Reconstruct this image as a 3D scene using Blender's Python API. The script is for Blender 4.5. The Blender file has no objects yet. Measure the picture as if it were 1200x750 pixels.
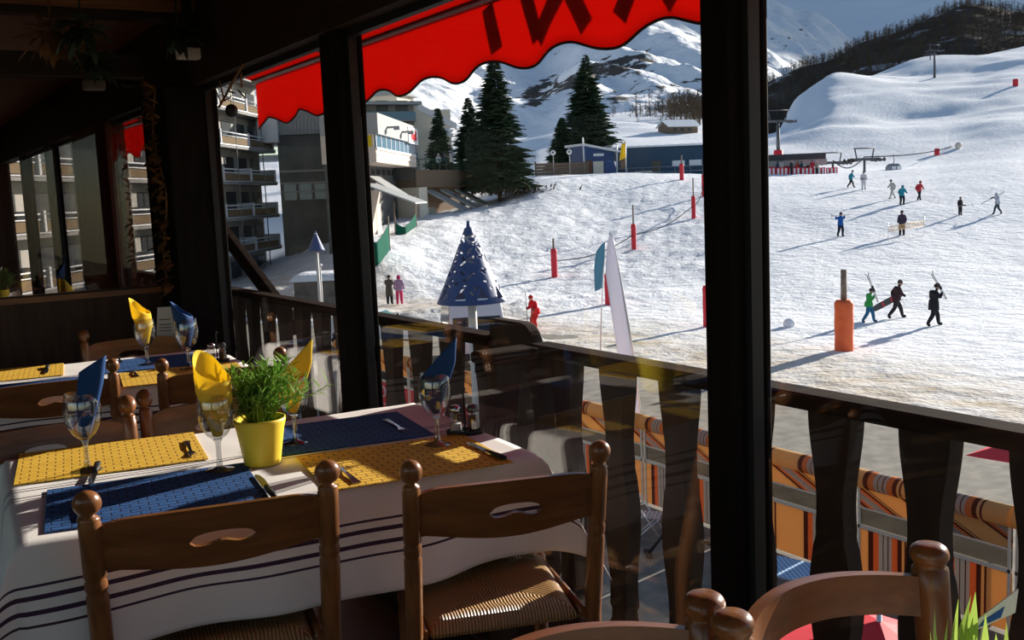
import bpy, bmesh, math, random
import numpy as np
from mathutils import Vector, Matrix, Euler, noise

S = bpy.context.scene
C = S.collection
R = math.radians
PI = math.pi
random.seed(7)

# ------------------------------------------------------------------ camera
EYE = Vector((0.0, 0.0, 1.41))
FPX = 1200.0
YAW, PITCH, ROLL = R(32.1), R(7.05), R(-2.46)
cyw, syw, cpt, spt = math.cos(YAW), math.sin(YAW), math.cos(PITCH), math.sin(PITCH)
FW = Vector((syw * cpt, cyw * cpt, -spt))
r0 = Vector((cyw, -syw, 0.0))
u0 = r0.cross(FW)
RT = math.cos(ROLL) * r0 + math.sin(ROLL) * u0
UP = -math.sin(ROLL) * r0 + math.cos(ROLL) * u0
FH = Vector((syw, cyw, 0.0))          # level forward and right directions of the view
RH = Vector((cyw, -syw, 0.0))


def ray(x, y):
    return (x - 600) / FPX * RT - (y - 375) / FPX * UP + FW


def on_z(x, y, z):
    d = ray(x, y)
    return EYE + d * ((z - EYE.z) / d.z)


def on_x(x, y, X):
    d = ray(x, y)
    return EYE + d * ((X - EYE.x) / d.x)


def at_depth(x, y, t):
    d = ray(x, y)
    return EYE + d * (t / d.dot(FH))


cam = bpy.data.cameras.new('camera')
cam.sensor_width = 36.0
cam.lens = 36.0 * FPX / 1200.0
cam.clip_start, cam.clip_end = 0.05, 8000
co = bpy.data.objects.new('camera', cam)
C.objects.link(co)
m = Matrix((RT, UP, -FW)).transposed().to_4x4()
m.translation = EYE
co.matrix_world = m
S.camera = co

# ------------------------------------------------------------------ materials
M = {}


def mat(name, color, rough=0.6, spec=0.3, var=0.0, scale=20.0, color2=None, bump=0.0, bscale=60.0, stretch=(1, 1, 1), metal=0.0, sheen=0.0, detail=4.0, trans=0.0):
    mt = bpy.data.materials.new(name)
    mt.use_nodes = True
    nt = mt.node_tree
    b = nt.nodes['Principled BSDF']
    b.inputs['Base Color'].default_value = (*color, 1)
    b.inputs['Roughness'].default_value = rough
    b.inputs['Specular IOR Level'].default_value = spec
    b.inputs['Metallic'].default_value = metal
    tc = mp = None
    if var > 0 or color2 or bump > 0:
        tc = nt.nodes.new('ShaderNodeTexCoord')
        mp = nt.nodes.new('ShaderNodeMapping')
        mp.inputs['Scale'].default_value = stretch
        nt.links.new(tc.outputs['Object'], mp.inputs['Vector'])
    if var > 0 or color2:
        n = nt.nodes.new('ShaderNodeTexNoise')
        n.inputs['Scale'].default_value = scale
        n.inputs['Detail'].default_value = detail
        nt.links.new(mp.outputs['Vector'], n.inputs['Vector'])
        rp = nt.nodes.new('ShaderNodeValToRGB')
        c2 = color2 or tuple(c * (1 - var) for c in color)
        rp.color_ramp.elements[0].position = 0.35
        rp.color_ramp.elements[1].position = 0.65
        rp.color_ramp.elements[0].color = (*c2, 1)
        rp.color_ramp.elements[1].color = (*color, 1)
        nt.links.new(n.outputs['Fac'], rp.inputs['Fac'])
        nt.links.new(rp.outputs['Color'], b.inputs['Base Color'])
    if bump > 0:
        n2 = nt.nodes.new('ShaderNodeTexNoise')
        n2.inputs['Scale'].default_value = bscale
        n2.inputs['Detail'].default_value = 3
        nt.links.new(mp.outputs['Vector'], n2.inputs['Vector'])
        bp = nt.nodes.new('ShaderNodeBump')
        bp.inputs['Strength'].default_value = bump
        bp.inputs['Distance'].default_value = 0.01
        nt.links.new(n2.outputs['Fac'], bp.inputs['Height'])
        nt.links.new(bp.outputs['Normal'], b.inputs['Normal'])
    if trans > 0:
        tr = nt.nodes.new('ShaderNodeBsdfTranslucent')
        mx = nt.nodes.new('ShaderNodeMixShader')
        mx.inputs['Fac'].default_value = trans
        out = nt.nodes['Material Output']
        nt.links.new(b.outputs[0], mx.inputs[1])
        nt.links.new(tr.outputs[0], mx.inputs[2])
        tr.inputs['Color'].default_value = (*color, 1)
        nt.links.new(mx.outputs[0], out.inputs['Surface'])
    M[name] = mt
    return mt


def glass_mat(name, tint, base, gain, rough=0.0):
    mt = bpy.data.materials.new(name)
    mt.use_nodes = True
    nt = mt.node_tree
    nt.nodes.remove(nt.nodes['Principled BSDF'])
    out = nt.nodes['Material Output']
    t = nt.nodes.new('ShaderNodeBsdfTransparent')
    t.inputs['Color'].default_value = (*tint, 1)
    g = nt.nodes.new('ShaderNodeBsdfGlossy')
    g.inputs['Roughness'].default_value = rough
    lw = nt.nodes.new('ShaderNodeLayerWeight')
    lw.inputs['Blend'].default_value = 0.5
    p = nt.nodes.new('ShaderNodeMath'); p.operation = 'POWER'; p.inputs[1].default_value = 4.5
    a = nt.nodes.new('ShaderNodeMath'); a.operation = 'MULTIPLY_ADD'; a.inputs[1].default_value = gain; a.inputs[2].default_value = base
    mx = nt.nodes.new('ShaderNodeMixShader')
    nt.links.new(lw.outputs['Facing'], p.inputs[0])
    nt.links.new(p.outputs[0], a.inputs[0])
    nt.links.new(a.outputs[0], mx.inputs['Fac'])
    nt.links.new(t.outputs[0], mx.inputs[1])
    nt.links.new(g.outputs[0], mx.inputs[2])
    nt.links.new(mx.outputs[0], out.inputs['Surface'])
    M[name] = mt
    return mt


def stripes_mat(name, coord, period, bands, rough=0.8, trans=0.0, slant=(0, 0)):
    """bands: list of (position 0..1, colour); coord: 'X','Y','Z' of object space"""
    mt = bpy.data.materials.new(name)
    mt.use_nodes = True
    nt = mt.node_tree
    b = nt.nodes['Principled BSDF']
    b.inputs['Roughness'].default_value = rough
    b.inputs['Specular IOR Level'].default_value = 0.1
    tc = nt.nodes.new('ShaderNodeTexCoord')
    sp = nt.nodes.new('ShaderNodeSeparateXYZ')
    nt.links.new(tc.outputs['Object'], sp.inputs[0])
    src = sp.outputs[coord]
    if slant[0]:
        ml = nt.nodes.new('ShaderNodeMath'); ml.operation = 'MULTIPLY_ADD'
        ml.inputs[1].default_value = slant[0]
        nt.links.new(sp.outputs[slant[1]], ml.inputs[0])
        nt.links.new(src, ml.inputs[2])
        src = ml.outputs[0]
    dv = nt.nodes.new('ShaderNodeMath'); dv.operation = 'DIVIDE'; dv.inputs[1].default_value = period
    nt.links.new(src, dv.inputs[0])
    fr = nt.nodes.new('ShaderNodeMath'); fr.operation = 'FRACT'
    nt.links.new(dv.outputs[0], fr.inputs[0])
    rp = nt.nodes.new('ShaderNodeValToRGB')
    rp.color_ramp.interpolation = 'CONSTANT'
    els = rp.color_ramp.elements
    els[0].position = bands[0][0]; els[0].color = (*bands[0][1], 1)
    els[1].position = bands[1][0]; els[1].color = (*bands[1][1], 1)
    for ps, cl in bands[2:]:
        e = els.new(ps); e.color = (*cl, 1)
    nt.links.new(fr.outputs[0], rp.inputs['Fac'])
    nt.links.new(rp.outputs['Color'], b.inputs['Base Color'])
    if trans:
        tr = nt.nodes.new('ShaderNodeBsdfTranslucent')
        nt.links.new(rp.outputs['Color'], tr.inputs['Color'])
        mx = nt.nodes.new('ShaderNodeMixShader'); mx.inputs['Fac'].default_value = trans
        nt.links.new(b.outputs[0], mx.inputs[1]); nt.links.new(tr.outputs[0], mx.inputs[2])
        nt.links.new(mx.outputs[0], nt.nodes['Material Output'].inputs['Surface'])
    M[name] = mt
    return mt


def wood(name, c1, c2, rough=0.35, spec=0.5, axis=(1, 1, 12), scale=9.0):
    st = tuple(1.0 / a if a > 1 else 1.0 for a in axis)
    return mat(name, c1, rough, spec, color2=c2, scale=scale * 4, stretch=st, detail=6, bump=0.08, bscale=scale * 8)


wood('chair_wood', (0.25, 0.100, 0.033), (0.14, 0.052, 0.017), 0.28, 0.5, (1, 1, 10))
wood('chair_slat_wood', (0.22, 0.085, 0.028), (0.12, 0.043, 0.014), 0.28, 0.5, (10, 1, 1))
wood('dark_wood', (0.055, 0.030, 0.017), (0.030, 0.016, 0.010), 0.6, 0.3, (1, 1, 8))
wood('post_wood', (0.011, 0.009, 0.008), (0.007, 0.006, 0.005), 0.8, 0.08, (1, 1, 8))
wood('ceiling_wood', (0.26, 0.12, 0.06), (0.17, 0.075, 0.036), 0.6, 0.25, (8, 1, 1))
wood('beam_wood', (0.035, 0.02, 0.013), (0.02, 0.012, 0.008), 0.6, 0.25, (8, 1, 1))
wood('brown_pier', (0.16, 0.055, 0.03), (0.10, 0.035, 0.02), 0.5, 0.3, (1, 1, 8))
wood('rail_wood', (0.034, 0.024, 0.018), (0.018, 0.013, 0.010), 0.95, 0.03, (1, 8, 1))
wood('baluster_wood', (0.036, 0.022, 0.015), (0.020, 0.012, 0.009), 0.7, 0.15, (1, 1, 8))
wood('floor_wood', (0.10, 0.05, 0.028), (0.06, 0.03, 0.018), 0.45, 0.4, (8, 1, 1))
mat('cloth_under', (0.75, 0.70, 0.64), 0.9, 0.1)
mat('steel', (0.55, 0.55, 0.56), 0.22, 0.5, metal=1.0)
mat('dark_steel', (0.12, 0.12, 0.13), 0.3, 0.5, metal=0.8)
mat('alu', (0.8, 0.8, 0.82), 0.35, 0.5, metal=0.7)
mat('black', (0.015, 0.015, 0.017), 0.5, 0.3)
mat('grey_metal', (0.25, 0.26, 0.27), 0.5, 0.4, metal=0.3)
mat('white_paint', (0.75, 0.75, 0.75), 0.5, 0.3)
mat('yellow_paper', (0.93, 0.73, 0.09), 0.8, 0.1, trans=0.45)
mat('blue_paper', (0.018, 0.065, 0.20), 0.75, 0.15, trans=0.12)
mat('yellow_pot', (0.85, 0.62, 0.05), 0.45, 0.35)
mat('soil', (0.05, 0.03, 0.02), 0.95, 0.1)
mat('leaf', (0.15, 0.31, 0.04), 0.45, 0.35, color2=(0.28, 0.43, 0.07), scale=9, trans=0.35)
mat('leaf_light', (0.40, 0.55, 0.10), 0.45, 0.35, color2=(0.25, 0.42, 0.06), scale=9, trans=0.35)
mat('dry_leaf', (0.24, 0.12, 0.04), 0.7, 0.2, color2=(0.12, 0.06, 0.03), scale=14)
mat('dark_leaf', (0.03, 0.05, 0.03), 0.7, 0.2)
mat('red_canvas', (0.60, 0.042, 0.026), 0.85, 0.05, trans=0.6)
mat('red_dark_canvas', (0.11, 0.010, 0.010), 0.85, 0.05)
mat('trim_dark', (0.05, 0.035, 0.03), 0.8, 0.1)
mat('trim_white', (0.8, 0.78, 0.75), 0.8, 0.1)
mat('paper_white', (0.80, 0.78, 0.74), 0.8, 0.1)
mat('pepper', (0.10, 0.05, 0.025), 0.6, 0.2)
mat('salt', (0.75, 0.73, 0.70), 0.8, 0.2)
glass_mat('window_glass', (0.97, 0.975, 0.975), 0.042, 0.55)
glass_mat('goblet_glass', (0.94, 0.945, 0.945), 0.11, 0.85)
glass_mat('goblet_stem', (0.84, 0.85, 0.85), 0.22, 0.75)
glass_mat('tinted_glass', (0.42, 0.40, 0.37), 0.04, 0.35)
glass_mat('partition_glass', (0.72, 0.70, 0.68), 0.05, 0.6)

# rush seat: strands run square to each rail and meet on the diagonals
mt = mat('rush', (0.46, 0.27, 0.10), 0.42, 0.45)
nt = mt.node_tree; b = nt.nodes['Principled BSDF']
tc = nt.nodes.new('ShaderNodeTexCoord'); sp = nt.nodes.new('ShaderNodeSeparateXYZ'); nt.links.new(tc.outputs['Object'], sp.inputs[0])


def mnode(nt, op, a=None, b=None, c=None):
    n = nt.nodes.new('ShaderNodeMath'); n.operation = op
    for i, v in enumerate((a, b, c)):
        if v is None: continue
        if isinstance(v, (int, float)): n.inputs[i].default_value = v
        else: nt.links.new(v, n.inputs[i])
    return n.outputs[0]


wob = nt.nodes.new('ShaderNodeTexNoise'); wob.inputs['Scale'].default_value = 14; nt.links.new(tc.outputs['Object'], wob.inputs['Vector'])
wv = mnode(nt, 'MULTIPLY', wob.outputs['Fac'], 0.016)
ax = mnode(nt, 'ABSOLUTE', sp.outputs['X']); ay = mnode(nt, 'ABSOLUTE', sp.outputs['Y'])
side = mnode(nt, 'GREATER_THAN', ax, ay)
sx = mnode(nt, 'ADD', sp.outputs['X'], wv); sy = mnode(nt, 'ADD', sp.outputs['Y'], wv)
mixv = nt.nodes.new('ShaderNodeMix'); nt.links.new(side, mixv.inputs[0]); nt.links.new(sx, mixv.inputs[2]); nt.links.new(sy, mixv.inputs[3])
sn = mnode(nt, 'SINE', mnode(nt, 'MULTIPLY', mixv.outputs[0], 2 * PI / 0.0085))
h = mnode(nt, 'MULTIPLY_ADD', sn, 0.5, 0.5)
rp = nt.nodes.new('ShaderNodeValToRGB'); rp.color_ramp.elements[0].color = (0.16, 0.075, 0.025, 1); rp.color_ramp.elements[1].color = (0.50, 0.29, 0.11, 1)
rp.color_ramp.elements[1].position = 0.6
nt.links.new(h, rp.inputs[0]); nt.links.new(rp.outputs[0], b.inputs['Base Color'])
bp = nt.nodes.new('ShaderNodeBump'); bp.inputs['Strength'].default_value = 1.0; bp.inputs['Distance'].default_value = 0.004
nt.links.new(h, bp.inputs['Height']); nt.links.new(bp.outputs['Normal'], b.inputs['Normal'])


def woven(name, ca, cb, gap):
    """woven place mat: staggered blocks with dark slits"""
    mt = mat(name, ca, 0.75, 0.2)
    nt = mt.node_tree; b = nt.nodes['Principled BSDF']
    tc = nt.nodes.new('ShaderNodeTexCoord')
    br = nt.nodes.new('ShaderNodeTexBrick')
    br.inputs['Scale'].default_value = 1.0
    br.inputs['Brick Width'].default_value = 0.040
    br.inputs['Row Height'].default_value = 0.022
    br.inputs['Mortar Size'].default_value = 0.0024
    br.inputs['Mortar Smooth'].default_value = 0.35
    br.inputs['Color1'].default_value = (*ca, 1); br.inputs['Color2'].default_value = (*cb, 1); br.inputs['Mortar'].default_value = (*gap, 1)
    br.offset = 0.5
    nt.links.new(tc.outputs['Object'], br.inputs['Vector'])
    nt.links.new(br.outputs['Color'], b.inputs['Base Color'])
    bp = nt.nodes.new('ShaderNodeBump'); bp.inputs['Strength'].default_value = 0.8; bp.inputs['Distance'].default_value = 0.002; bp.invert = True
    nt.links.new(br.outputs['Fac'], bp.inputs['Height']); nt.links.new(bp.outputs['Normal'], b.inputs['Normal'])


woven('yellow_mat', (0.82, 0.50, 0.055), (0.74, 0.43, 0.04), (0.30, 0.15, 0.02))
woven('blue_mat', (0.020, 0.075, 0.22), (0.028, 0.10, 0.28), (0.006, 0.02, 0.07))

# tablecloth: white linen, thin dark stripes along the long sides (uv v = metres across the cloth)
mt = mat('linen', (0.80, 0.76, 0.72), 0.9, 0.1)
nt = mt.node_tree; b = nt.nodes['Principled BSDF']
uv = nt.nodes.new('ShaderNodeUVMap'); sp = nt.nodes.new('ShaderNodeSeparateXYZ'); nt.links.new(uv.outputs[0], sp.inputs[0])
av = mnode(nt, 'ABSOLUTE', sp.outputs['Y'])
acc = None
for pos, wd in ((0.030, 0.004), (0.052, 0.003), (0.492, 0.0028), (0.515, 0.0050), (0.545, 0.0050), (0.572, 0.0028)):
    d = mnode(nt, 'LESS_THAN', mnode(nt, 'ABSOLUTE', mnode(nt, 'SUBTRACT', av, pos)), wd)
    acc = d if acc is None else mnode(nt, 'MAXIMUM', acc, d)
nz = nt.nodes.new('ShaderNodeTexNoise'); nz.inputs['Scale'].default_value = 300
mix = nt.nodes.new('ShaderNodeMix'); mix.data_type = 'RGBA'
mix.inputs[6].default_value = (0.80, 0.76, 0.72, 1); mix.inputs[7].default_value = (0.06, 0.035, 0.06, 1)
nt.links.new(acc, mix.inputs[0]); nt.links.new(mix.outputs[2], b.inputs['Base Color'])
bp = nt.nodes.new('ShaderNodeBump'); bp.inputs['Strength'].default_value = 0.15; bp.inputs['Distance'].default_value = 0.002
nt.links.new(nz.outputs['Fac'], bp.inputs['Height']); nt.links.new(bp.outputs['Normal'], b.inputs['Normal'])


# ------------------------------------------------------------------ mesh builder
class MB:
    def __init__(s):
        s.v, s.f, s.m, s.sm, s.uv = [], [], [], [], None

    def add(s, vs, fs, m=0, smooth=False, mx=None):
        o = len(s.v)
        if mx is not None:
            vs = [mx @ Vector(p) for p in vs]
        s.v.extend([tuple(p) for p in vs])
        for f in fs:
            s.f.append(tuple(i + o for i in f)); s.m.append(m); s.sm.append(smooth)

    def box(s, c, d, m=0, mx=None):
        x, y, z = c; a, b_, e = d[0] / 2, d[1] / 2, d[2] / 2
        vs = [(x - a, y - b_, z - e), (x + a, y - b_, z - e), (x + a, y + b_, z - e), (x - a, y + b_, z - e),
              (x - a, y - b_, z + e), (x + a, y - b_, z + e), (x + a, y + b_, z + e), (x - a, y + b_, z + e)]
        s.add(vs, [(0, 3, 2, 1), (4, 5, 6, 7), (0, 1, 5, 4), (1, 2, 6, 5), (2, 3, 7, 6), (3, 0, 4, 7)], m, False, mx)

    def bx(s, x0, x1, y0, y1, z0, z1, m=0, mx=None):
        s.box(((x0 + x1) / 2, (y0 + y1) / 2, (z0 + z1) / 2), (abs(x1 - x0), abs(y1 - y0), abs(z1 - z0)), m, mx)

    def tube(s, pts, rad, n=8, m=0, cap=True, smooth=True, flat=1.0, mx=None):
        pts = [Vector(p) for p in pts]
        if not isinstance(rad, (list, tuple)): rad = [rad] * len(pts)
        vs, fs = [], []
        ref = None
        for i, p in enumerate(pts):
            t = (pts[min(i + 1, len(pts) - 1)] - pts[max(i - 1, 0)]).normalized()
            if ref is None:
                ref = Vector((0, 0, 1)) if abs(t.z) < 0.9 else Vector((1, 0, 0))
            a = t.cross(ref).normalized(); b_ = a.cross(t).normalized(); ref = b_
            for k in range(n):
                th = 2 * PI * k / n
                vs.append(p + (a * math.cos(th) + b_ * math.sin(th) * flat) * rad[i])
        for i in range(len(pts) - 1):
            for k in range(n):
                k2 = (k + 1) % n
                fs.append((i * n + k, i * n + k2, (i + 1) * n + k2, (i + 1) * n + k))
        s.add(vs, fs, m, smooth, mx)
        if cap:
            o = len(s.v) - len(vs)
            s.f.append(tuple(o + k for k in reversed(range(n)))); s.m.append(m); s.sm.append(False)
            e = o + (len(pts) - 1) * n
            s.f.append(tuple(e + k for k in range(n))); s.m.append(m); s.sm.append(False)

    def lathe(s, prof, n=20, m=0, c=(0, 0, 0), mx=None, smooth=True, cap=True):
        vs, fs = [], []
        for r, z in prof:
            for k in range(n):
                th = 2 * PI * k / n
                vs.append((c[0] + r * math.cos(th), c[1] + r * math.sin(th), c[2] + z))
        for i in range(len(prof) - 1):
            for k in range(n):
                k2 = (k + 1) % n
                fs.append((i * n + k, i * n + k2, (i + 1) * n + k2, (i + 1) * n + k))
        o = len(s.v)
        s.add(vs, fs, m, smooth, mx)
        if cap:
            s.f.append(tuple(o + k for k in reversed(range(n)))); s.m.append(m); s.sm.append(False)
            e = o + (len(prof) - 1) * n
            s.f.append(tuple(e + k for k in range(n))); s.m.append(m); s.sm.append(False)

    def prism(s, poly, d0, d1, plane='XZ', m=0, mx=None):
        """closed 2-D outline (counter-clockwise) pushed from d0 to d1 along the third axis"""
        n = len(poly)

        def P(a, b_, d):
            return {'XZ': (a, d, b_), 'YZ': (d, a, b_), 'XY': (a, b_, d)}[plane]
        vs = [P(a, b_, d0) for a, b_ in poly] + [P(a, b_, d1) for a, b_ in poly]
        fs = [tuple(range(n)), tuple(reversed(range(n, 2 * n)))]
        fs += [(i, i + n, (i + 1) % n + n, (i + 1) % n) for i in range(n)]
        s.add(vs, fs, m, False, mx)

    def grid(s, fn, nu, nv, m=0, smooth=True, mx=None):
        vs = [fn(i / nu, j / nv) for i in range(nu + 1) for j in range(nv + 1)]
        w = nv + 1
        fs = [(i * w + j, (i + 1) * w + j, (i + 1) * w + j + 1, i * w + j + 1) for i in range(nu) for j in range(nv)]
        s.add(vs, fs, m, smooth, mx)

    def ellipsoid(s, c, r, n=12, k=8, m=0, mx=None):
        prof = []
        vs, fs = [], []
        for i in range(k + 1):
            a = -PI / 2 + PI * i / k
            for j in range(n):
                th = 2 * PI * j / n
                vs.append((c[0] + r[0] * math.cos(a) * math.cos(th), c[1] + r[1] * math.cos(a) * math.sin(th), c[2] + r[2] * math.sin(a)))
        for i in range(k):
            for j in range(n):
                fs.append((i * n + j, i * n + (j + 1) % n, (i + 1) * n + (j + 1) % n, (i + 1) * n + j))
        s.add(vs, fs, m, True, mx)

    def build(s, name, mats, parent=None, loc=None, rz=0.0, rot=None, bevel=0.0, solid=0.0, sub=0):
        me = bpy.data.meshes.new(name)
        me.from_pydata(s.v, [], s.f)
        if not isinstance(mats, (list, tuple)): mats = [mats]
        for q in mats: me.materials.append(M[q] if isinstance(q, str) else q)
        me.polygons.foreach_set('material_index', s.m)
        me.polygons.foreach_set('use_smooth', s.sm)
        me.update()
        o = bpy.data.objects.new(name, me)
        C.objects.link(o)
        if parent is not None: o.parent = parent
        if loc is not None: o.location = loc
        if rot is not None: o.rotation_euler = rot
        elif rz: o.rotation_euler = (0, 0, rz)
        if solid:
            md = o.modifiers.new('solid', 'SOLIDIFY'); md.thickness = solid; md.offset = 0
        if bevel:
            md = o.modifiers.new('bevel', 'BEVEL'); md.width = bevel; md.segments = 2; md.limit_method = 'ANGLE'
        if sub:
            md = o.modifiers.new('sub', 'SUBSURF'); md.levels = sub; md.render_levels = sub
        return o


def thing(name, label, cat, loc=(0, 0, 0), rz=0.0, group=None):
    o = bpy.data.objects.new(name, None)
    o.empty_display_size = 0.1
    C.objects.link(o)
    o.location = loc; o.rotation_euler = (0, 0, rz)
    return tag(o, label, cat, group)


def tag(o, label, cat, group=None, kind=None):
    o['label'] = label; o['category'] = cat
    if group: o['group'] = group
    if kind: o['kind'] = kind
    return o


def struct(o):
    o['kind'] = 'structure'
    return o


def kids(o):
    return [q for q in bpy.data.objects if q.parent == o]


def dup(root, loc, rz, label, group=None, scale=None):
    r = root.copy(); C.objects.link(r); r.location = loc; r.rotation_euler = (0, 0, rz)
    if scale: r.scale = scale
    r['label'] = label
    if group: r['group'] = group
    for ch in kids(root):
        c = ch.copy(); C.objects.link(c); c.parent = r
        for g in kids(ch):
            d = g.copy(); C.objects.link(d); d.parent = c
    return r


def text_mesh(body, size, depth):
    cu = bpy.data.curves.new('t', 'FONT'); cu.body = body; cu.size = size; cu.extrude = depth / 2
    cu.align_x = 'CENTER'; cu.align_y = 'CENTER'
    o = bpy.data.objects.new('t', cu); C.objects.link(o)
    dg = bpy.context.evaluated_depsgraph_get()
    me = bpy.data.meshes.new_from_object(o.evaluated_get(dg))
    bpy.data.objects.remove(o); bpy.data.curves.remove(cu)
    return me


def put_text(name, body, size, depth, mname, parent, loc, rot):
    me = text_mesh(body, size, depth)
    me.materials.clear(); me.materials.append(M[mname])
    o = bpy.data.objects.new(name, me); C.objects.link(o)
    o.parent = parent; o.location = loc; o.rotation_euler = rot
    return o
# ------------------------------------------------------------------ the room
XG = 1.46                                   # the glazed front


def sbox(name, mname, *bounds, bevel=0.0):
    b = MB(); b.bx(*bounds)
    return struct(b.build(name, mname, bevel=bevel))


sbox('floor', 'floor_wood', -3.2, 1.80, -2.2, 13.0, -0.12, 0.0)
sbox('ceiling', 'ceiling_wood', -3.2, 1.55, -2.2, 13.0, 2.36, 2.46)
for k, bb in enumerate(((3.6, 13.0, -0.12, 2.46), (-2.2, -1.8, -0.12, 2.46), (-1.8, 3.6, -0.12, 0.6), (-1.8, 3.6, 2.15, 2.46))):
    sbox('wall_left' if k == 0 else 'wall_left_%d' % (k + 1), 'beam_wood', -3.3, -3.2, bb[0], bb[1], bb[2], bb[3])
for k, bb in enumerate(((-3.2, -2.6, -0.12, 2.46), (1.2, 1.5, -0.12, 2.46), (-2.6, 1.2, -0.12, 0.6), (-2.6, 1.2, 2.15, 2.46))):
    sbox('wall_back' if k == 0 else 'wall_back_%d' % (k + 1), 'beam_wood', bb[0], bb[1], -2.3, -2.2, bb[2], bb[3])
sbox('wall_end', 'beam_wood', -3.2, 1.5, 13.0, 13.1, -0.12, 2.46)
sbox('wall_front', 'beam_wood', 1.40, 1.52, -2.2, 13.0, 1.985, 2.36)      # lintel over the glazing
sbox('trim_1', 'beam_wood', 1.42, 1.50, -2.2, 13.0, 0.0, 0.10)            # sill under the glazing


def post(n, x0, x1, y0, y1):
    b = MB(); b.bx(x0, x1, y0, y1, 0.0, 1.985)
    b.bx(x1 - 0.004, x1 + 0.012, y0 - 0.016, y0, 0.1, 1.985)
    struct(b.build('trim_%d' % n, 'post_wood', bevel=0.004))


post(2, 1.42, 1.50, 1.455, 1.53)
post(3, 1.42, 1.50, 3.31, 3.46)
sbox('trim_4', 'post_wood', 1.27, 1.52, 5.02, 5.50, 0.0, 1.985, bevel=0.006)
sbox('trim_5', 'brown_pier', 1.40, 1.52, 7.10, 8.35, 0.0, 1.985)
post(6, 1.42, 1.50, 9.65, 9.85)
post(7, 1.42, 1.50, 11.3, 11.5)


def window(n, y0, y1):
    """one floor-length pane with a slim dark frame"""
    e = struct(bpy.data.objects.new('window_%d' % n, None)); C.objects.link(e)
    e.location = (XG + 0.01, (y0 + y1) / 2, 0)
    w = (y1 - y0) / 2
    f = MB()
    for s in (-1, 1):
        f.bx(-0.012, 0.018, s * w - 0.012, s * w + 0.012, 0.10, 1.985)
    f.bx(-0.012, 0.018, -w, w, 0.10, 0.125); f.bx(-0.012, 0.018, -w, w, 1.96, 1.985)
    f.build('window_frame', 'black', e)
    g = MB(); g.bx(0.0, 0.006, -w + 0.01, w - 0.01, 0.12, 1.965)
    g.build('glass_pane', 'window_glass', e)
    s = MB(); s.bx(0.010, 0.020, -w + 0.013, -w + 0.018, 0.14, 1.95)  # bright metal strip standing for the slit of light beside the post
    s.build('gap_light_strip', 'alu', e)
    return e


window(1, -2.2, 1.45)
q_ = on_x(884.5, 546, 1.50)
g = MB(); g.box((0, 0, 0), (.02, .014, .022)); cc = g.build('window_catch', 'trim_white', None, q_, bevel=.003); struct(cc)
window(2, 1.535, 3.305)
window(3, 3.465, 5.02)
window(4, 5.5, 7.10)
window(5, 8.35, 9.65)
window(6, 9.85, 11.3)

e = struct(bpy.data.objects.new('window_8', None)); C.objects.link(e); e.location = (-.7, -2.25, 0)  # unseen window behind the viewer, added to fill the room with light
g = MB(); g.bx(-1.9, 1.9, -0.003, 0.003, .6, 2.15); g.build('glass_pane', 'window_glass', e)
g = MB()
for x in (-1.88, -.6, .6, 1.88): g.bx(x - .03, x + .03, -.03, .03, .6, 2.15)
g.build('window_frame', 'black', e)
e = struct(bpy.data.objects.new('window_9', None)); C.objects.link(e); e.location = (-3.25, .9, 0)  # unseen side window, added for more fill light on the chairs
g = MB(); g.bx(-0.003, 0.003, -2.7, 2.7, .6, 2.15); g.build('glass_pane', 'window_glass', e)
g = MB()
for y in (-2.68, -.9, .9, 2.68): g.bx(-.03, .03, y - .03, y + .03, .6, 2.15)
g.build('window_frame', 'black', e)
# glazed partition across the end of this bay
sbox('wall_partition', 'dark_wood', -3.2, 1.27, 5.40, 5.46, 0.0, 1.00)
sbox('trim_8', 'beam_wood', -3.2, 1.27, 5.36, 5.48, 2.06, 2.17)
b = MB(); b.bx(-3.2, 1.27, 5.385, 5.40, 0.985, 1.012); struct(b.build('trim_9', 'chair_slat_wood'))
e = struct(bpy.data.objects.new('window_7', None)); C.objects.link(e); e.location = (0, 5.43, 0)
g = MB(); g.bx(-3.2, 1.27, -0.003, 0.003, 1.0, 2.06); g.build('glass_pane', 'partition_glass', e)
g = MB()
for x in (-2.2, -0.9):
    g.bx(x - 0.03, x + 0.03, -0.03, 0.03, 1.0, 2.06)
g.bx(-3.2, 1.27, -0.02, 0.02, 1.0, 1.02)
g.build('window_frame', 'dark_wood', e)
# ceiling battens and beams
sbox('trim_10', 'ceiling_wood', -3.2, 1.42, 4.86, 4.91, 2.30, 2.36)
sbox('trim_11', 'beam_wood', -3.2, 1.42, 4.92, 5.02, 2.27, 2.36)
sbox('trim_12', 'beam_wood', -3.2, 1.42, 2.3, 2.42, 2.22, 2.36)

# ------------------------------------------------------------------ balustrade outside the glazing
def baluster_outline():
    pts = []
    zs = [0.0 + 0.915 * i / 60 for i in range(61)]

    def hw(z):
        w = 0.047 + 0.011 * math.cos(2 * PI * (0.915 - z) / 0.42)
        if abs(z - 0.20) < 0.025: w -= 0.012
        if abs(z - 0.63) < 0.012: w -= 0.003
        return w
    return [(hw(z), z) for z in zs] + [(-hw(z), z) for z in reversed(zs)]


BAL = baluster_outline()


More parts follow.
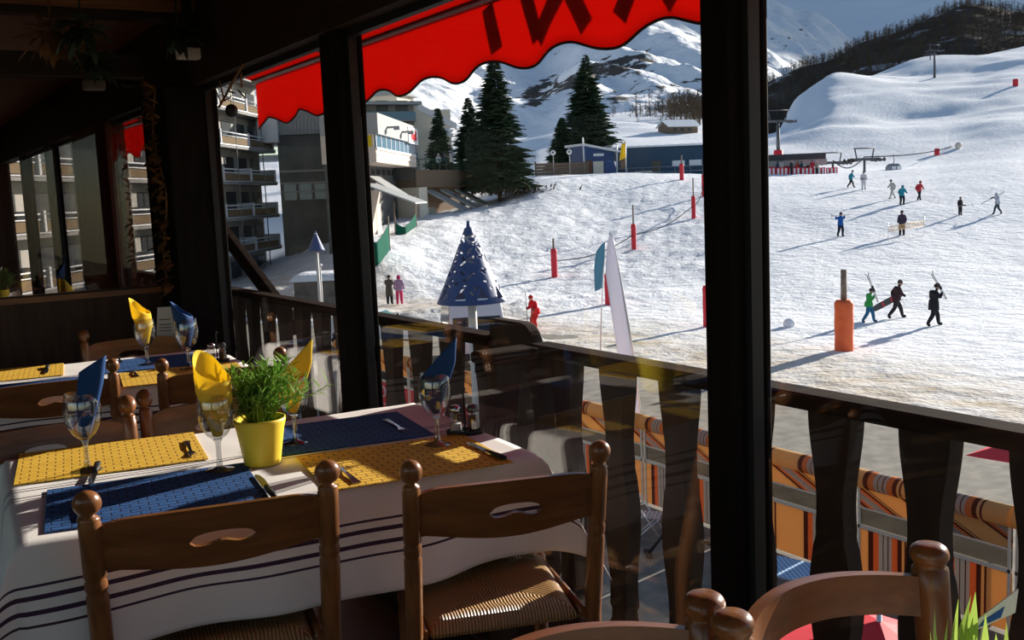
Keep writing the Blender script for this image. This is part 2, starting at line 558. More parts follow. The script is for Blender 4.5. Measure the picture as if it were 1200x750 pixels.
def balustrade(name, label, y0, y1, ys, ret=None):
    t = thing(name, label, 'railing', (1.735, (y0 + y1) / 2, 0), 0, 'balcony railings outside the glazing')
    cy = (y0 + y1) / 2
    b = MB()
    b.bx(-0.048, 0.040, y0 - cy, y1 - cy, 0.913, 0.95)
    if ret is not None:
        b.bx(-0.245, -0.055, ret - 0.05 - cy, ret + 0.05 - cy, 0.913, 0.95)
        b.bx(-0.245, -0.035, ret - 0.03 - cy, ret + 0.03 - cy, 0.880, 0.913)
    b.build('handrail', 'rail_wood', t, bevel=0.012)
    for y in ys:
        q = MB(); q.prism([(a + y - cy, z) for a, z in BAL], -0.022, 0.022, 'YZ')
        q.build('baluster', 'baluster_wood', t)
    if ret is not None:
        for x in (-0.17, -0.03):
            q = MB(); q.prism([(a * 1.05 + x, z) for a, z in BAL], ret - cy - 0.022, ret - cy + 0.022, 'XZ')
            q.build('baluster', 'baluster_wood', t)
    return t


balustrade('balcony_railing', 'long dark wooden railing with wavy balusters running to the bottom right corner', -2.2, 2.62,
           [2.47, 2.225, 1.97, 1.72, 1.468, 1.235, 1.0, 0.76, 0.52, 0.28, 0.04, -0.2, -0.5, -0.8], ret=2.575)
balustrade('balcony_railing', 'dark wooden railing beyond the rounded end board, behind the potted plant', 2.86, 9.0,
           [2.93 + 0.245 * k for k in range(24)])
b = MB()
pl = [(2.62, 0.35), (2.88, 0.35), (2.88, 1.005)]
for k in range(9):
    a = PI / 2 + PI / 2 * k / 8
    pl.append((2.70 + 0.08 * math.cos(a), 0.925 + 0.08 * math.sin(a)))
b.prism(pl, 1.715, 1.76, 'YZ')
tag(b.build('end_board', 'baluster_wood', bevel=0.006), 'dark wooden board with a rounded top corner closing the gap between the two railings', 'board')
p0, p1 = on_x(262, 276, 1.80), on_x(316, 348, 1.80)
b = MB(); d = (p1 - p0).normalized(); nrm = Vector((0, -d.z, d.y)) * 0.045
q0 = p0 - d * 0.5; q1 = p1 + d * 0.35
b.prism([(q0.y - nrm.y, q0.z - nrm.z), (q1.y - nrm.y, q1.z - nrm.z), (q1.y + nrm.y, q1.z + nrm.z), (q0.y + nrm.y, q0.z + nrm.z)], 1.795, 1.835, 'YZ')
tag(b.build('diagonal_brace', 'rail_wood', bevel=0.004), 'dark slanting timber brace meeting the railing beside the corner post', 'beam')

# ------------------------------------------------------------------ awnings
XA = 2.4


def awning(label, y0, y1, letters, trimname):
    t = thing('awning', label, 'awning', (1.55, (y0 + y1) / 2, 2.62), 0, 'red scalloped awnings')
    cy, cz, cx = (y0 + y1) / 2, 2.62, 1.55
    b = MB()
    n = int((y1 - y0) / 0.03)
    ztop = 2.245

    def zb(y):
        return 1.955 + 0.030 * math.cos(2 * PI * (y - y0) / 0.57 + PI)
    vs, fs = [], []
    for i in range(n + 1):
        y = y0 + (y1 - y0) * i / n
        for j in range(7):
            z = ztop + (zb(y) - ztop) * j / 6
            x = XA + 0.012 * math.sin(y * 9) * j / 6 + 0.006 * math.sin(y * 23 + 1) * j / 6
            vs.append((x - cx, y - cy, z - cz))
    for i in range(n):
        for j in range(6):
            a = i * 7 + j
            fs.append((a, a + 7, a + 8, a + 1))
    b.add(vs, fs, 0, True)
    b.build('valance', 'red_canvas', t, solid=0.0012)
    b = MB()
    b.grid(lambda u, v: (v * (XA - cx), y0 - cy + u * (y1 - y0), -v * (cz - ztop) - 0.03 * math.sin(PI * v)), 40, 8)
    b.build('canopy', 'red_canvas', t, solid=0.0012)
    for yy in (y0, y1):
        pass
    b = MB()
    pts = [(XA - cx + 0.012 * math.sin((y0 + (y1 - y0) * i / n) * 9) + 0.006 * math.sin((y0 + (y1 - y0) * i / n) * 23 + 1), y0 + (y1 - y0) * i / n - cy, zb(y0 + (y1 - y0) * i / n) - cz) for i in range(n + 1)]
    b.tube(pts, 0.006, 5)
    b.build('scalloped_hem', trimname, t)
    b = MB(); b.tube([(XA - cx - 0.012, y0 - cy, ztop - cz), (XA - cx - 0.012, y1 - cy, ztop - cz)], 0.022, 8)
    b.build('front_bar', 'dark_steel', t)
    for ya in (y0 + 1.6, y1 - 1.5):
        b = MB(); b.tube([(0.0, ya - cy, -0.12), (0.45, ya + 0.35 - cy, -0.22)], 0.018, 6); b.tube([(0.45, ya + 0.35 - cy, -0.22), (XA - cx - 0.02, ya - cy, ztop - cz - 0.02)], 0.016, 6)
        b.build('folding_arm', 'dark_steel', t)
    if letters:
        for strokes in letters:
            b = MB()
            for (ya, za, yb, zb_) in strokes:
                d = Vector((yb - ya, zb_ - za)).normalized(); nn = Vector((-d.y, d.x)) * 0.044
                b.prism([(ya - nn.x - cy, za - nn.y - cz), (yb - nn.x - cy, zb_ - nn.y - cz), (yb + nn.x - cy, zb_ + nn.y - cz), (ya + nn.x - cy, za + nn.y - cz)], XA - cx + 0.020, XA - cx + 0.024, 'YZ')
            b.build('lettering', 'red_dark_canvas', t)
    return t


LB, LT = 2.03, 2.225
letters = [
    [(3.86, LB, 3.92, LT)],
    [(3.62, LT, 3.55, LB), (3.55, LB, 3.34, LT), (3.34, LT, 3.20, LB)],
    [(3.02, LB, 2.86, LT), (2.86, LT, 2.70, LB)],
    [(2.45, LB, 2.45, LT), (2.30, LT, 2.45, LB + 0.1)],
    [(2.1, LB, 2.1, LT)],
]
awning('long red awning with dark letters hanging over the glazing beside the mountains', -1.5, 7.02, letters, 'trim_dark')
awning('short red awning seen through the glass partition at the far left', 8.45, 12.8, None, 'trim_white')

# ------------------------------------------------------------------ decorations inside
def leaf_faces(b, c, d, up, L, W, m=0):
    """one bent pointed leaf from c along d"""
    d = d.normalized(); s = d.cross(up)
    s = s.normalized() if s.length > 1e-4 else Vector((1, 0, 0))
    n = s.cross(d)
    vs = [c, c + d * L * .35 + s * W * .5 + n * L * .04, c + d * L * .35 - s * W * .5 + n * L * .04, c + d * L * .75 + s * W * .32 - n * L * .02, c + d * L * .75 - s * W * .32 - n * L * .02, c + d * L - n * L * .10]
    b.add(vs, [(0, 1, 2), (1, 3, 4, 2), (3, 5, 4)], m, True)


def rdir(zmin=-1, zmax=1):
    a = random.uniform(0, 2 * PI); z = random.uniform(zmin, zmax)
    q = math.sqrt(max(0, 1 - z * z))
    return Vector((q * math.cos(a), q * math.sin(a), z))


b = MB()
b.tube([(1.255, 5.15 + 0.08 * math.sin(k), 1.0 + 0.098 * k) for k in range(11)], 0.006, 5)
for k in range(130):
    z = random.uniform(1.0, 2.0)
    leaf_faces(b, Vector((1.25, 5.15 + random.uniform(-.1, .1), z)), Vector((-0.5, random.uniform(-1, 1), random.uniform(-.6, .5))), Vector((0, 0, 1)), random.uniform(.05, .09), random.uniform(.025, .05))
tag(b.build('dried_leaf_garland', 'dry_leaf'), 'garland of dried brown leaves climbing the dark corner post', 'garland', 'dried leaf decorations')


def ceiling_cluster(px, py, Y, n, r, label, mname):
    d = ray(px, py); p = EYE + d * (Y / d.y)
    b = MB()
    b.tube([(p.x, p.y, p.z), (p.x, p.y, 2.365)], 0.004, 5)
    for k in range(n):
        v = rdir(-1, .4)
        leaf_faces(b, p + v * r * random.uniform(0, .6), v, Vector((0, 0, 1)), random.uniform(.05, .11), random.uniform(.02, .05))
    return tag(b.build('hanging_leaf_bunch', mname), label, 'decoration', 'dried leaf decorations')


ceiling_cluster(60, 36, 4.4, 90, .16, 'bunch of dried leaves hanging from the ceiling at the top left corner', 'dry_leaf')
ceiling_cluster(95, 30, 4.2, 70, .12, 'dark green leafy bunch hanging from the ceiling, just right of the dried one', 'dark_leaf')
ceiling_cluster(208, 34, 4.7, 70, .12, 'dark leafy bunch hanging from the ceiling above the corner post', 'dark_leaf')
ceiling_cluster(112, 68, 4.95, 60, .11, 'low dark leafy bunch on the cross beam over the glass partition', 'dark_leaf')
# oval plaque on a string
d = ray(286, 42); p = EYE + d * (4.6 / d.y)
t = thing('hanging_plaque', 'oval wooden plaque hanging on a string above the window', 'decoration', p)
mx = Euler((0, R(90), R(-25))).to_matrix().to_4x4()
b = MB(); b.lathe([(0.001, -.006), (.036, -.006), (.04, 0), (.036, .006), (.001, .006)], 24, mx=Matrix.Rotation(R(-25), 4, 'Z') @ Matrix.Rotation(R(90), 4, 'X') @ Matrix.Scale(1.45, 4, (0, 1, 0)))
b.build('plaque', 'dry_leaf', t)
b = MB(); b.tube([(0, 0, .05), (0, 0, 2.36 - p.z)], .0025, 5); b.build('string', 'dark_wood', t)
# twig ornament hanging at the pane
p = on_x(268, 108, 1.40)
t = thing('hanging_twig_ornament', 'twig ornament with a dark ball hanging in front of the glass beside the corner post', 'decoration', p)
b = MB()
b.tube([(0, .16, -.05), (0, .05, -.01), (0, -.10, .05), (0, -.22, .09)], .006, 5)
for k in range(7):
    y = .12 - .05 * k
    b.tube([(0, y, -.035 + .3 * (.12 - y) * .4), (random.uniform(-.03, .03), y + random.uniform(-.05, .05), random.uniform(-.06, .06))], .004, 4)
b.build('twig', 'dry_leaf', t)
b = MB(); b.ellipsoid((0, -.02, -.08), (.028, .028, .028)); b.build('ball', 'black', t)
b = MB(); b.tube([(0, -.02, -.055), (0, -.02, 0), (0, 0, 1.985 - p.z)], .0015, 4); b.build('string', 'dark_wood', t)
# two small box lamps under the ceiling, switched off
for (px, py, Y, lab) in ((110, 100, 5.9, 'small pale box lamp under the ceiling behind the glass partition'), (222, 63, 4.86, 'small pale box lamp on the beam beside the corner post')):
    d = ray(px, py); p = EYE + d * (Y / d.y)
    t = thing('ceiling_lamp', lab, 'lamp', p, 0, 'small box lamps')
    b = MB(); b.box((0, 0, 0), (.11, .07, .05)); b.build('housing', 'trim_white', t, bevel=.006)
    b = MB(); b.bx(-.02, .02, -.02, .02, .025, 2.36 - p.z); b.build('bracket', 'black', t)
# ------------------------------------------------------------------ chairs
ZT = 0.87


def post_profile(style):
    if style == 'ball':
        pr = [(.016, 0), (.019, .02), (.021, .30), (.0205, .44), (.022, .50), (.0225, .60), (.0225, .638), (.019, .645), (.0225, .652), (.0225, .668), (.019, .675), (.0225, .682),
              (.0225, .78), (.0225, .798), (.0205, .802), (.0215, .808), (.019, .812), (.0125, .816)]
        for k in range(13):
            a = -PI / 2 + .45 + (PI - .45) * k / 12
            pr.append((max(.0275 * math.cos(a), .0005), .8425 + .0275 * math.sin(a)))
        return pr
    pr = [(.017, 0), (.020, .02), (.022, .30), (.021, .44), (.024, .52), (.026, .62), (.022, .627), (.026, .634), (.026, .66), (.022, .667), (.026, .674), (.0265, .80), (.0265, .832), (.0225, .836), (.0225, .839)]
    for k in range(9):
        a = -PI / 2 + .9 + (PI - .9) * k / 8
        pr.append((max(.0285 * math.cos(a) ** .6 if math.cos(a) > 0 else 0, .0005), .8535 + .0165 * math.sin(a)))
    return pr


def slat_mesh(b, half, zt, zb_, sag, hole=None, th=.016, n=44, y0=0.0):
    """bowed back slat; zt/zb_ give top and bottom edges against s in -1..1; hole = (s0, s1, zlo(s), zhi(s))"""
    ss = [-1 + 2 * i / n for i in range(n + 1)]

    def P(s, z, side):
        return (s * half, y0 - sag * (1 - s * s) + side * th / 2, z)
    for i in range(n):
        a, c = ss[i], ss[i + 1]
        spans = []
        if hole and a >= hole[0] - 1e-6 and c <= hole[1] + 1e-6:
            spans = [((zb_(a), hole[2](a)), (zb_(c), hole[2](c))), ((hole[3](a), zt(a)), (hole[3](c), zt(c)))]
        else:
            spans = [((zb_(a), zt(a)), (zb_(c), zt(c)))]
        for (a0, a1), (c0, c1) in spans:
            v = [P(a, a0, -1), P(c, c0, -1), P(c, c1, -1), P(a, a1, -1), P(a, a0, 1), P(c, c0, 1), P(c, c1, 1), P(a, a1, 1)]
            b.add(v, [(0, 1, 2, 3), (7, 6, 5, 4)], 0, False)
            b.add(v, [(3, 2, 6, 7), (4, 5, 1, 0)], 0, False)
    for s in (-1, 1):
        v = [P(s, zb_(s), -1), P(s, zt(s), -1), P(s, zt(s), 1), P(s, zb_(s), 1)]
        b.add(v, [(0, 1, 2, 3) if s < 0 else (3, 2, 1, 0)], 0, False)


LEAN = .22


def lean(b, k=1.0):
    b.v = [(x, y - LEAN * k * max(0, z - .46), z) for x, y, z in b.v]


def seat_fn(u, v):
    s = u * 2 - 1; t_ = v * 2 - 1
    w = .205 + .015 * t_
    x = s * w; y = t_ * .19
    k = max(abs(s), abs(t_))
    z = .472 - .022 * max(0, (k - .80) / .20) ** 2 - .012 * (1 - k)
    return (x, y, z)


def make_chair(style, label, loc, rz, half=.215, group='rush-seated wooden chairs'):
    t = thing('dining_chair', label, 'chair', loc, rz, group)
    pr = post_profile(style)
    for s in (-1, 1):
        b = MB(); b.lathe(pr, 20, c=(s * half, -.20, 0)); lean(b, 1.0 if style == 'ball' else .35); b.build('back_post', 'chair_wood', t)
        b = MB(); b.lathe([(.014, 0), (.017, .02), (.021, .2), (.021, .35), (.018, .365), (.021, .38), (.021, .455), (.012, .465)], 16, c=(s * .205, .175, 0)); b.build('leg', 'chair_wood', t)
    b = MB()
    if style == 'ball':
        def zt(s): return .800 - .012 * max(0, (abs(s) - .72) / .28) ** 2 + .008 * (1 - s * s)
        def zb_(s): return .695 - .018 * math.cos(s * PI / 2) ** 1.5
        mid = lambda s: .742 - .006 * math.cos(s * PI / .34 * .5) + .002
        hh = lambda s: .0135 * math.sqrt(max(0, 1 - (abs(s - .08) / .30) ** 4))
        hole = (-.2273, .3637, lambda s: .738 - .006 * (abs(s - .068) / .3) ** 2 - (hh2(s)) + .007 * math.exp(-((s - .068) / .09) ** 2), lambda s: .742 - .006 * (abs(s - .068) / .3) ** 2 + hh2(s))

        def hh2(s): return .0125 * max(0.0, 1 - (abs(s - .0682) / .2955) ** 4) ** .5
        slat_mesh(b, half - .012, zt, zb_, .026, hole, y0=-.20); lean(b)
        b.build('back_slat', 'chair_slat_wood', t)
    else:
        slat_mesh(b, half - .012, lambda s: .822 + .014 * max(0, math.cos(s * PI / 2)) ** .8, lambda s: .762 + .014 * max(0, math.cos(s * PI / 2)) ** .8, .075, None, y0=-.20, th=.02); lean(b, .35)
        b.build('back_slat', 'chair_slat_wood', t)
        b = MB(); slat_mesh(b, half - .012, lambda s: .690 + .01 * math.cos(s * PI / 2), lambda s: .635 + .01 * math.cos(s * PI / 2), .065, None, y0=-.20, th=.018); lean(b, .35); b.build('back_slat', 'chair_slat_wood', t)
    b = MB(); b.grid(seat_fn, 24, 24)
    b.grid(lambda u, v: (seat_fn(v, u)[0], seat_fn(v, u)[1], .430), 24, 24)
    n = 24
    per = [(i / n, 0) for i in range(n)] + [(1, i / n) for i in range(n)] + [(1 - i / n, 1) for i in range(n)] + [(0, 1 - i / n) for i in range(n)]
    for i in range(len(per)):
        p, q = seat_fn(*per[i]), seat_fn(*per[(i + 1) % len(per)])
        bl = lambda a: (a[0] * 1.03, a[1] * 1.03, .440)
        b.add([p, q, bl(q), bl(p)], [(3, 2, 1, 0)], 0, True)
        b.add([bl(p), bl(q), (q[0], q[1], .430), (p[0], p[1], .430)], [(3, 2, 1, 0)], 0, True)
    b.build('rush_seat', 'rush', t)
    st = MB()
    for z, r in ((.16, .010), (.26, .010)):
        for s in (-1, 1):
            q = MB(); q.tube([(s * .21, -.20, z), (s * .205, .175, z)], r, 8); q.build('stretcher', 'chair_wood', t)
    for y, z in ((.175, .21), (.175, .31), (-.20, .24)):
        q = MB(); q.tube([(-.205, y, z), (.205, y, z)], .010, 8); q.build('stretcher', 'chair_wood', t)
    for s in (-1, 1):
        q = MB(); q.tube([(s * .212, -.20, .445), (s * .205, .175, .445)], .012, 8); q.build('seat_rail', 'chair_wood', t)
    return t


def chair_at(L, Rr, style, label, flip=False, proto=None):
    """L, Rr: tops of the two back posts (world x, y) as seen left and right; flip = sitter faces the viewer"""
    L, Rr = Vector(L), Vector(Rr)
    if flip: L, Rr = Rr, L
    d = (Rr - L)
    half = d.length / 2
    rz = math.atan2(d.y, d.x)
    mid = (L + Rr) / 2
    loc = Vector((mid.x, mid.y, 0)) + Matrix.Rotation(rz, 3, 'Z') @ Vector((0, .20 + LEAN * .41 * (1.0 if style == 'ball' else .35), 0))
    G = 'rush-seated wooden chairs'
    if proto is None:
        return make_chair(style, label, loc, rz, half)
    return dup(proto, loc, rz, label, G, (half / proto['half'], 1, 1))


def pz(x, y, z=ZT):
    q = on_z(x, y, z); return (q.x, q.y)


a, c_ = pz(100, 575), pz(383, 539)
ch = chair_at(a, c_, 'ball', 'wooden chair at the front left of the near table, its back turned')
ch['half'] = (Vector(a) - Vector(c_)).length / 2
PROTO = ch
chair_at(pz(481, 539), pz(703, 516), 'ball', 'wooden chair at the front right of the near table, nearest the window', proto=PROTO)
p = Vector(pz(148, 463)); chair_at(p + Vector((-.425, .05)), p, 'ball', 'wooden chair on the back left of the near table, behind the blue napkin glass', True, PROTO)
p = Vector(pz(168, 456)); chair_at(p, p + Vector((.425, -.06)), 'ball', 'wooden chair on the back right of the near table, behind the potted plant', True, PROTO)
p = Vector(pz(131, 420)); chair_at(p + Vector((-.425, .05)), p, 'ball', 'wooden chair on the near left side of the far table', False, PROTO)
p = Vector(pz(189, 420)); chair_at(p, p + Vector((.425, -.06)), 'ball', 'wooden chair on the near right side of the far table', False, PROTO)
p = Vector(pz(103, 389)); chair_at(p + Vector((0, .12)), p + Vector((.43, .06)), 'ball', 'wooden chair behind the far table, its slat sunlit behind the yellow napkin', True, PROTO)
p = Vector(pz(52, 381)); chair_at(p + Vector((-.43, .18)), p + Vector((0, .12)), 'ball', 'wooden chair in shade on the left behind the far table', True, PROTO)
# the chairs of the table nearest the viewer
p3, p4 = Vector(pz(857, 716)), Vector(pz(1088, 636))
C3 = chair_at(p3, p4, 'flat', 'wooden chair with an arched back slat at the bottom right corner', True)
C3['half'] = (p4 - p3).length / 2
p5 = Vector(pz(824, 694))
chair_at(p5 + Vector((-.41, .035)), p5, 'flat', 'wooden chair at the bottom edge, left of the chair with the arched slat', True, C3)

# ------------------------------------------------------------------ tables
def make_table(cx, cy, L, D, rz, label, cl_label, legs=True):
    t = thing('dining_table', label, 'table', (cx, cy, 0), rz, 'dining tables')
    b = MB(); b.box((0, 0, .727), (L, D, .03)); b.build('tabletop', 'dark_wood', t, bevel=.004)
    b = MB()
    for s in (-1, 1):
        b.box((0, s * (D / 2 - .07), .68), (L - .14, .022, .07)); b.box((s * (L / 2 - .07), 0, .68), (.022, D - .14, .07))
    b.build('apron', 'dark_wood', t)
    for sx_ in (-1, 1):
        for sy_ in (-1, 1):
            b = MB(); b.box((sx_ * (L / 2 - .07), sy_ * (D / 2 - .07), .355), (.055, .055, .71)); b.build('leg', 'dark_wood', t, bevel=.004)
    # cloth
    nx, ny, nd = 56, 40, 22
    H = .255
    vs, fs, uvs = [], [], []
    a, d = L / 2 + .006, D / 2 + .006
    us = [-(a + H) + H * i / nd for i in range(nd)] + [-a + 2 * a * i / nx for i in range(nx + 1)] + [a + H * (i + 1) / nd for i in range(nd)]
    ws = [-(d + H) + H * i / nd for i in range(nd)] + [-d + 2 * d * i / ny for i in range(ny + 1)] + [d + H * (i + 1) / nd for i in range(nd)]
    rnd = random.Random(3)
    ph = [rnd.uniform(0, 6) for _ in range(8)]

    def cloth(u, w):
        ou, ow = max(0, abs(u) - a), max(0, abs(w) - d)
        su, sw = (1 if u > 0 else -1), (1 if w > 0 else -1)
        x, y = max(-a, min(a, u)), max(-d, min(d, w))
        z = .7465 + .0006 * math.sin(u * 31 + w * 17)
        if ou == 0 and ow == 0:
            return (x, y, z)
        r = .012
        if ou > 0 and ow > 0:
            # corner: the surplus folds into a pleat pointing outwards
            q = math.hypot(ou, ow)
            f2 = .42 * math.sin(2 * math.atan2(ow, ou))
            x += su * (r * min(1, ou / .02) + q * f2 * .707 + ou * .06)
            y += sw * (r * min(1, ow / .02) + q * f2 * .707 + ow * .06)
            z -= max(0, q * math.sqrt(1 - f2 * f2) - .004)
        elif ow > 0:
            rip = ow * (.09 * math.sin(u * 7.5 + ph[0] + sw) + .05 * math.sin(u * 17 + ph[1]))
            y += sw * (r * min(1, ow / .02) + rip + ow * .10)
            z -= max(0, ow - .004)
        else:
            rip = ou * (.10 * math.sin(w * 8.5 + ph[2] + su) + .05 * math.sin(w * 19 + ph[3]))
            x += su * (r * min(1, ou / .02) + (rip + ou * .10 if su < 0 else -abs(rip) * .2))
            z -= max(0, ou - .004)
        return (x, y, z)
    for u in us:
        for w in ws:
            vs.append(cloth(u, w)); uvs.append((u, w))
    W = len(ws)
    for i in range(len(us) - 1):
        for j in range(W - 1):
            fs.append((i * W + j, (i + 1) * W + j, (i + 1) * W + j + 1, i * W + j + 1))
    b = MB(); b.add(vs, fs, 0, True)
    o = b.build('tablecloth', 'linen', None, (cx, cy, 0), rz, solid=.0012)
    lay = o.data.uv_layers.new(name='UVMap')
    idx = np.zeros(len(o.data.loops), dtype=np.int32); o.data.loops.foreach_get('vertex_index', idx)
    lay.data.foreach_set('uv', np.array(uvs, dtype=np.float32)[idx].ravel())
    tag(o, cl_label, 'tablecloth', 'striped white tablecloths')
    return t


RZ1 = R(-4.5)
T1 = (.832, 2.595)
make_table(T1[0], T1[1], 1.185, .80, RZ1, 'near dining table by the window under a striped cloth', 'white cloth with dark stripes hanging from the near table')
T2 = (.76, 4.42)
make_table(T2[0], T2[1], 1.11, .80, RZ1, 'far dining table by the corner post under a white cloth', 'white cloth covering the far table by the corner post')
T3 = (1.0, .30)
make_table(T3[0], T3[1], .80, .80, 0, 'dining table just below the picture, bottom right corner', 'white cloth on the table just below the bottom right corner')
ZC = .7485

# ------------------------------------------------------------------ things on the tables
def place_mat(loc, rz, color, label):
    b = MB(); b.box((0, 0, .0016), (.465, .36, .0028))
    o = b.build('place_mat', color, None, loc, rz, bevel=.0008)
    return tag(o, label, 'place mat', 'woven place mats')


def loc1(x, y, z=ZC, T=T1):
    v = Matrix.Rotation(RZ1, 3, 'Z') @ Vector((x, y, 0))
    return Vector((T[0] + v.x, T[1] + v.y, z))


def mean_px(pts, z=ZC):
    q = sum((on_z(px, py, z) for px, py in pts), Vector()) / len(pts)
    return q


mats1 = []
rzm = R(-9.0)
for pts, col, lab in (([(2, 532), (230, 512), (23, 569), (257, 534)], 'yellow_mat', 'yellow woven place mat at the back left of the near table'),
                      ([(34, 573), (284, 546.6), (66, 624), (331, 584)], 'blue_mat', 'blue woven place mat at the front left of the near table'),
                      ([(400, 577.7), (600.7, 542.7), (335, 538), (540, 507)], 'yellow_mat', 'yellow woven place mat at the front right of the near table'),
                      ([(336, 532), (510, 505), (300, 512), (430, 486)], 'blue_mat', 'blue woven place mat at the back right of the near table')):
    q = mean_px(pts)
    place_mat((q.x, q.y, ZC), rzm, col, lab); mats1.append(q)
SH = Vector((T2[0] - T1[0], T2[1] - T1[1], 0))
for q, col, lab in zip(mats1, ('yellow_mat', 'blue_mat', 'yellow_mat', 'blue_mat'),
                       ('yellow woven place mat at the back left of the far table', 'blue woven place mat at the front left of the far table',
                        'yellow woven place mat at the front right of the far table', 'blue woven place mat at the back right of the far table')):
    place_mat((q.x + SH.x, q.y + SH.y, ZC), rzm, col, lab)
ZM = ZC + .003


def goblet(loc, label, sc=1.0):
    b = MB()
    th = .0016
    outer = [(.036, 0), (.036, .002), (.018, .005), (.008, .012), (.0066, .03), (.006, .055), (.0072, .072), (.012, .080), (.026, .092), (.038, .112), (.0445, .136), (.0455, .156), (.043, .178), (.0395, .198)]
    inner = [(r - th, z) for r, z in reversed(outer[8:])] + [(.012, .0835), (.001, .082)]
    b.lathe(outer[:8], 32, 1, cap=True); b.lathe(outer[7:] + inner, 32, 0, cap=False)
    o = b.build('wine_glass', ['goblet_glass', 'goblet_stem'], None, loc)
    o.scale = (sc, sc, sc)
    return tag(o, label, 'glass', 'stemmed glasses holding napkins')


def napkin(loc, kind, mname, label, rz=0.0, h=.20, fat=1.0, tilt=.09):
    """paper napkin rolled into a glass; the rim climbs to one tall point"""
    b = MB()

    def fn(u, v):
        if kind == 'cone':       # rolled, one rounded peak on the left, open slanting rim
            th = 2 * PI * 1.18 * u
            r = (.010 + .026 * fat * min(1, v * 1.6)) * (1 + .10 * u)
            rr = r * (1.0 + .06 * math.sin(3 * th))
            top = h * (.78 + .22 * math.cos(th - PI) * (1 if math.cos(th - PI) > 0 else .6))
            z = .002 + v * top
            x = rr * math.cos(th) - tilt * (v * top)
            y = rr * math.sin(th)
            return (x, y, z)
        if kind == 'tall':       # flattened upright roll leaning to the right
            th = 2 * PI * 1.15 * u
            rx, ry = (.014 + .016 * min(1, v * 1.5)), (.010 + .010 * min(1, v * 1.5))
            top = h * (.90 + .10 * math.cos(th))
            z = .002 + v * top
            return (rx * math.cos(th) * (1 + .08 * u) + .20 * v * top, ry * math.sin(th) * (1 + .08 * u), z)
        # 'fan': folded triangle with a spike on the right
        th = 2 * PI * 1.12 * u
        rx, ry = (.008 + .034 * min(1, v * 1.5)), (.007 + .012 * v)
        cth = math.cos(th)
        top = h * (.72 + .28 * cth)
        z = .002 + v * top
        return (rx * cth * (1 + .06 * u) + .10 * v * top * (.5 + .5 * cth), ry * math.sin(th), z)
    b.grid(fn, 48, 16)
    o = b.build('napkin', mname, None, loc, rz, solid=.0009)
    return tag(o, label, 'napkin', 'paper napkins standing in glasses')


def glass_with(px, py, kind, mname, glabel, nlabel, h, rz=0.0, sc=1.0, z=ZM, **kw):
    q = on_z(px, py, z)
    goblet((q.x, q.y, z), glabel, sc)
    napkin((q.x, q.y, z + .086 * sc), kind, mname, nlabel, rz - YAW, h, **kw)
    return q


GL = glass_with(103, 551, 'tall', 'blue_paper', 'stemmed glass on the yellow mat at the left, holding a blue napkin', 'tall blue napkin leaning in the leftmost glass', .205, 0, 1.02)
GM = glass_with(258, 551, 'cone', 'yellow_paper', 'stemmed glass left of the potted plant, holding a yellow napkin', 'big yellow napkin rolled in the glass left of the plant', .215, R(-30), 1.0, fat=1.15, tilt=.03)
GR = glass_with(513, 521, 'fan', 'blue_paper', 'stemmed glass beside the salt and pepper, holding a dark blue napkin', 'dark blue pointed napkin in the glass beside the salt and pepper', .20, 0, .98)
GB = glass_with(347, 519, 'fan', 'yellow_paper', 'stemmed glass behind the potted plant, mostly hidden by leaves', 'yellow pointed napkin rising to the right behind the plant', .20, 0, .98)
glass_with(173, 427, 'cone', 'yellow_paper', 'stemmed glass on the far table, holding a yellow napkin', 'yellow napkin in a glass on the far table', .20, 0, 1.0)
glass_with(222, 432, 'cone', 'blue_paper', 'stemmed glass on the far table, holding a blue napkin', 'blue napkin in a glass on the far table beside the corner post', .19, R(10), 1.05)


# cutlery
def fork(loc, rz, label):
    b = MB()
    pts = [(0, -.095, .003), (0, -.05, .005), (0, 0, .006), (0, .04, .004), (0, .055, .003)]
    for i in range(len(pts) - 1):
        w0, w1 = (.011, .007, .0045, .004, .010)[i], (.011, .007, .0045, .004, .010)[i + 1]
        y0, y1, z0, z1 = pts[i][1], pts[i + 1][1], pts[i][2], pts[i + 1][2]
        b.add([(-w0, y0, z0), (w0, y0, z0), (w1, y1, z1), (-w1, y1, z1), (-w0, y0, z0 - .002), (w0, y0, z0 - .002), (w1, y1, z1 - .002), (-w1, y1, z1 - .002)],
              [(0, 1, 2, 3), (7, 6, 5, 4), (0, 4, 5, 1), (1, 5, 6, 2), (2, 6, 7, 3), (3, 7, 4, 0)])
    b.bx(-.011, .011, .052, .066, .001, .003)
    for k in range(4):
        x = -.0095 + .0063 * k
        b.tube([(x, .062, .002), (x, .085, .0055), (x, .105, .004)], [.0015, .0014, .0008], 5)
    o = b.build('fork', 'steel', None, loc, rz, bevel=.0005)
    return tag(o, label, 'fork', 'forks laid on the tables')


def knife(loc, rz, label, dark=True):
    t = thing('table_knife', label, 'knife', loc, rz, 'knives laid on the tables')
    b = MB(); b.tube([(0, -.105, .006), (0, -.098, .0065), (0, -.06, .006), (0, -.01, .0055)], [.004, .0085, .0085, .006], 10, flat=.65); b.build('handle', 'black', t)
    b = MB(); b.prism([(-.008, -.01), (.008, -.01), (.010, .06), (.006, .10), (-.002, .115), (-.007, .10)], .003, .0045, 'XY'); b.build('blade', 'steel', t)
    return t


def near_px(px, py, z=ZM):
    q = on_z(px, py, z); return (q.x, q.y, z)


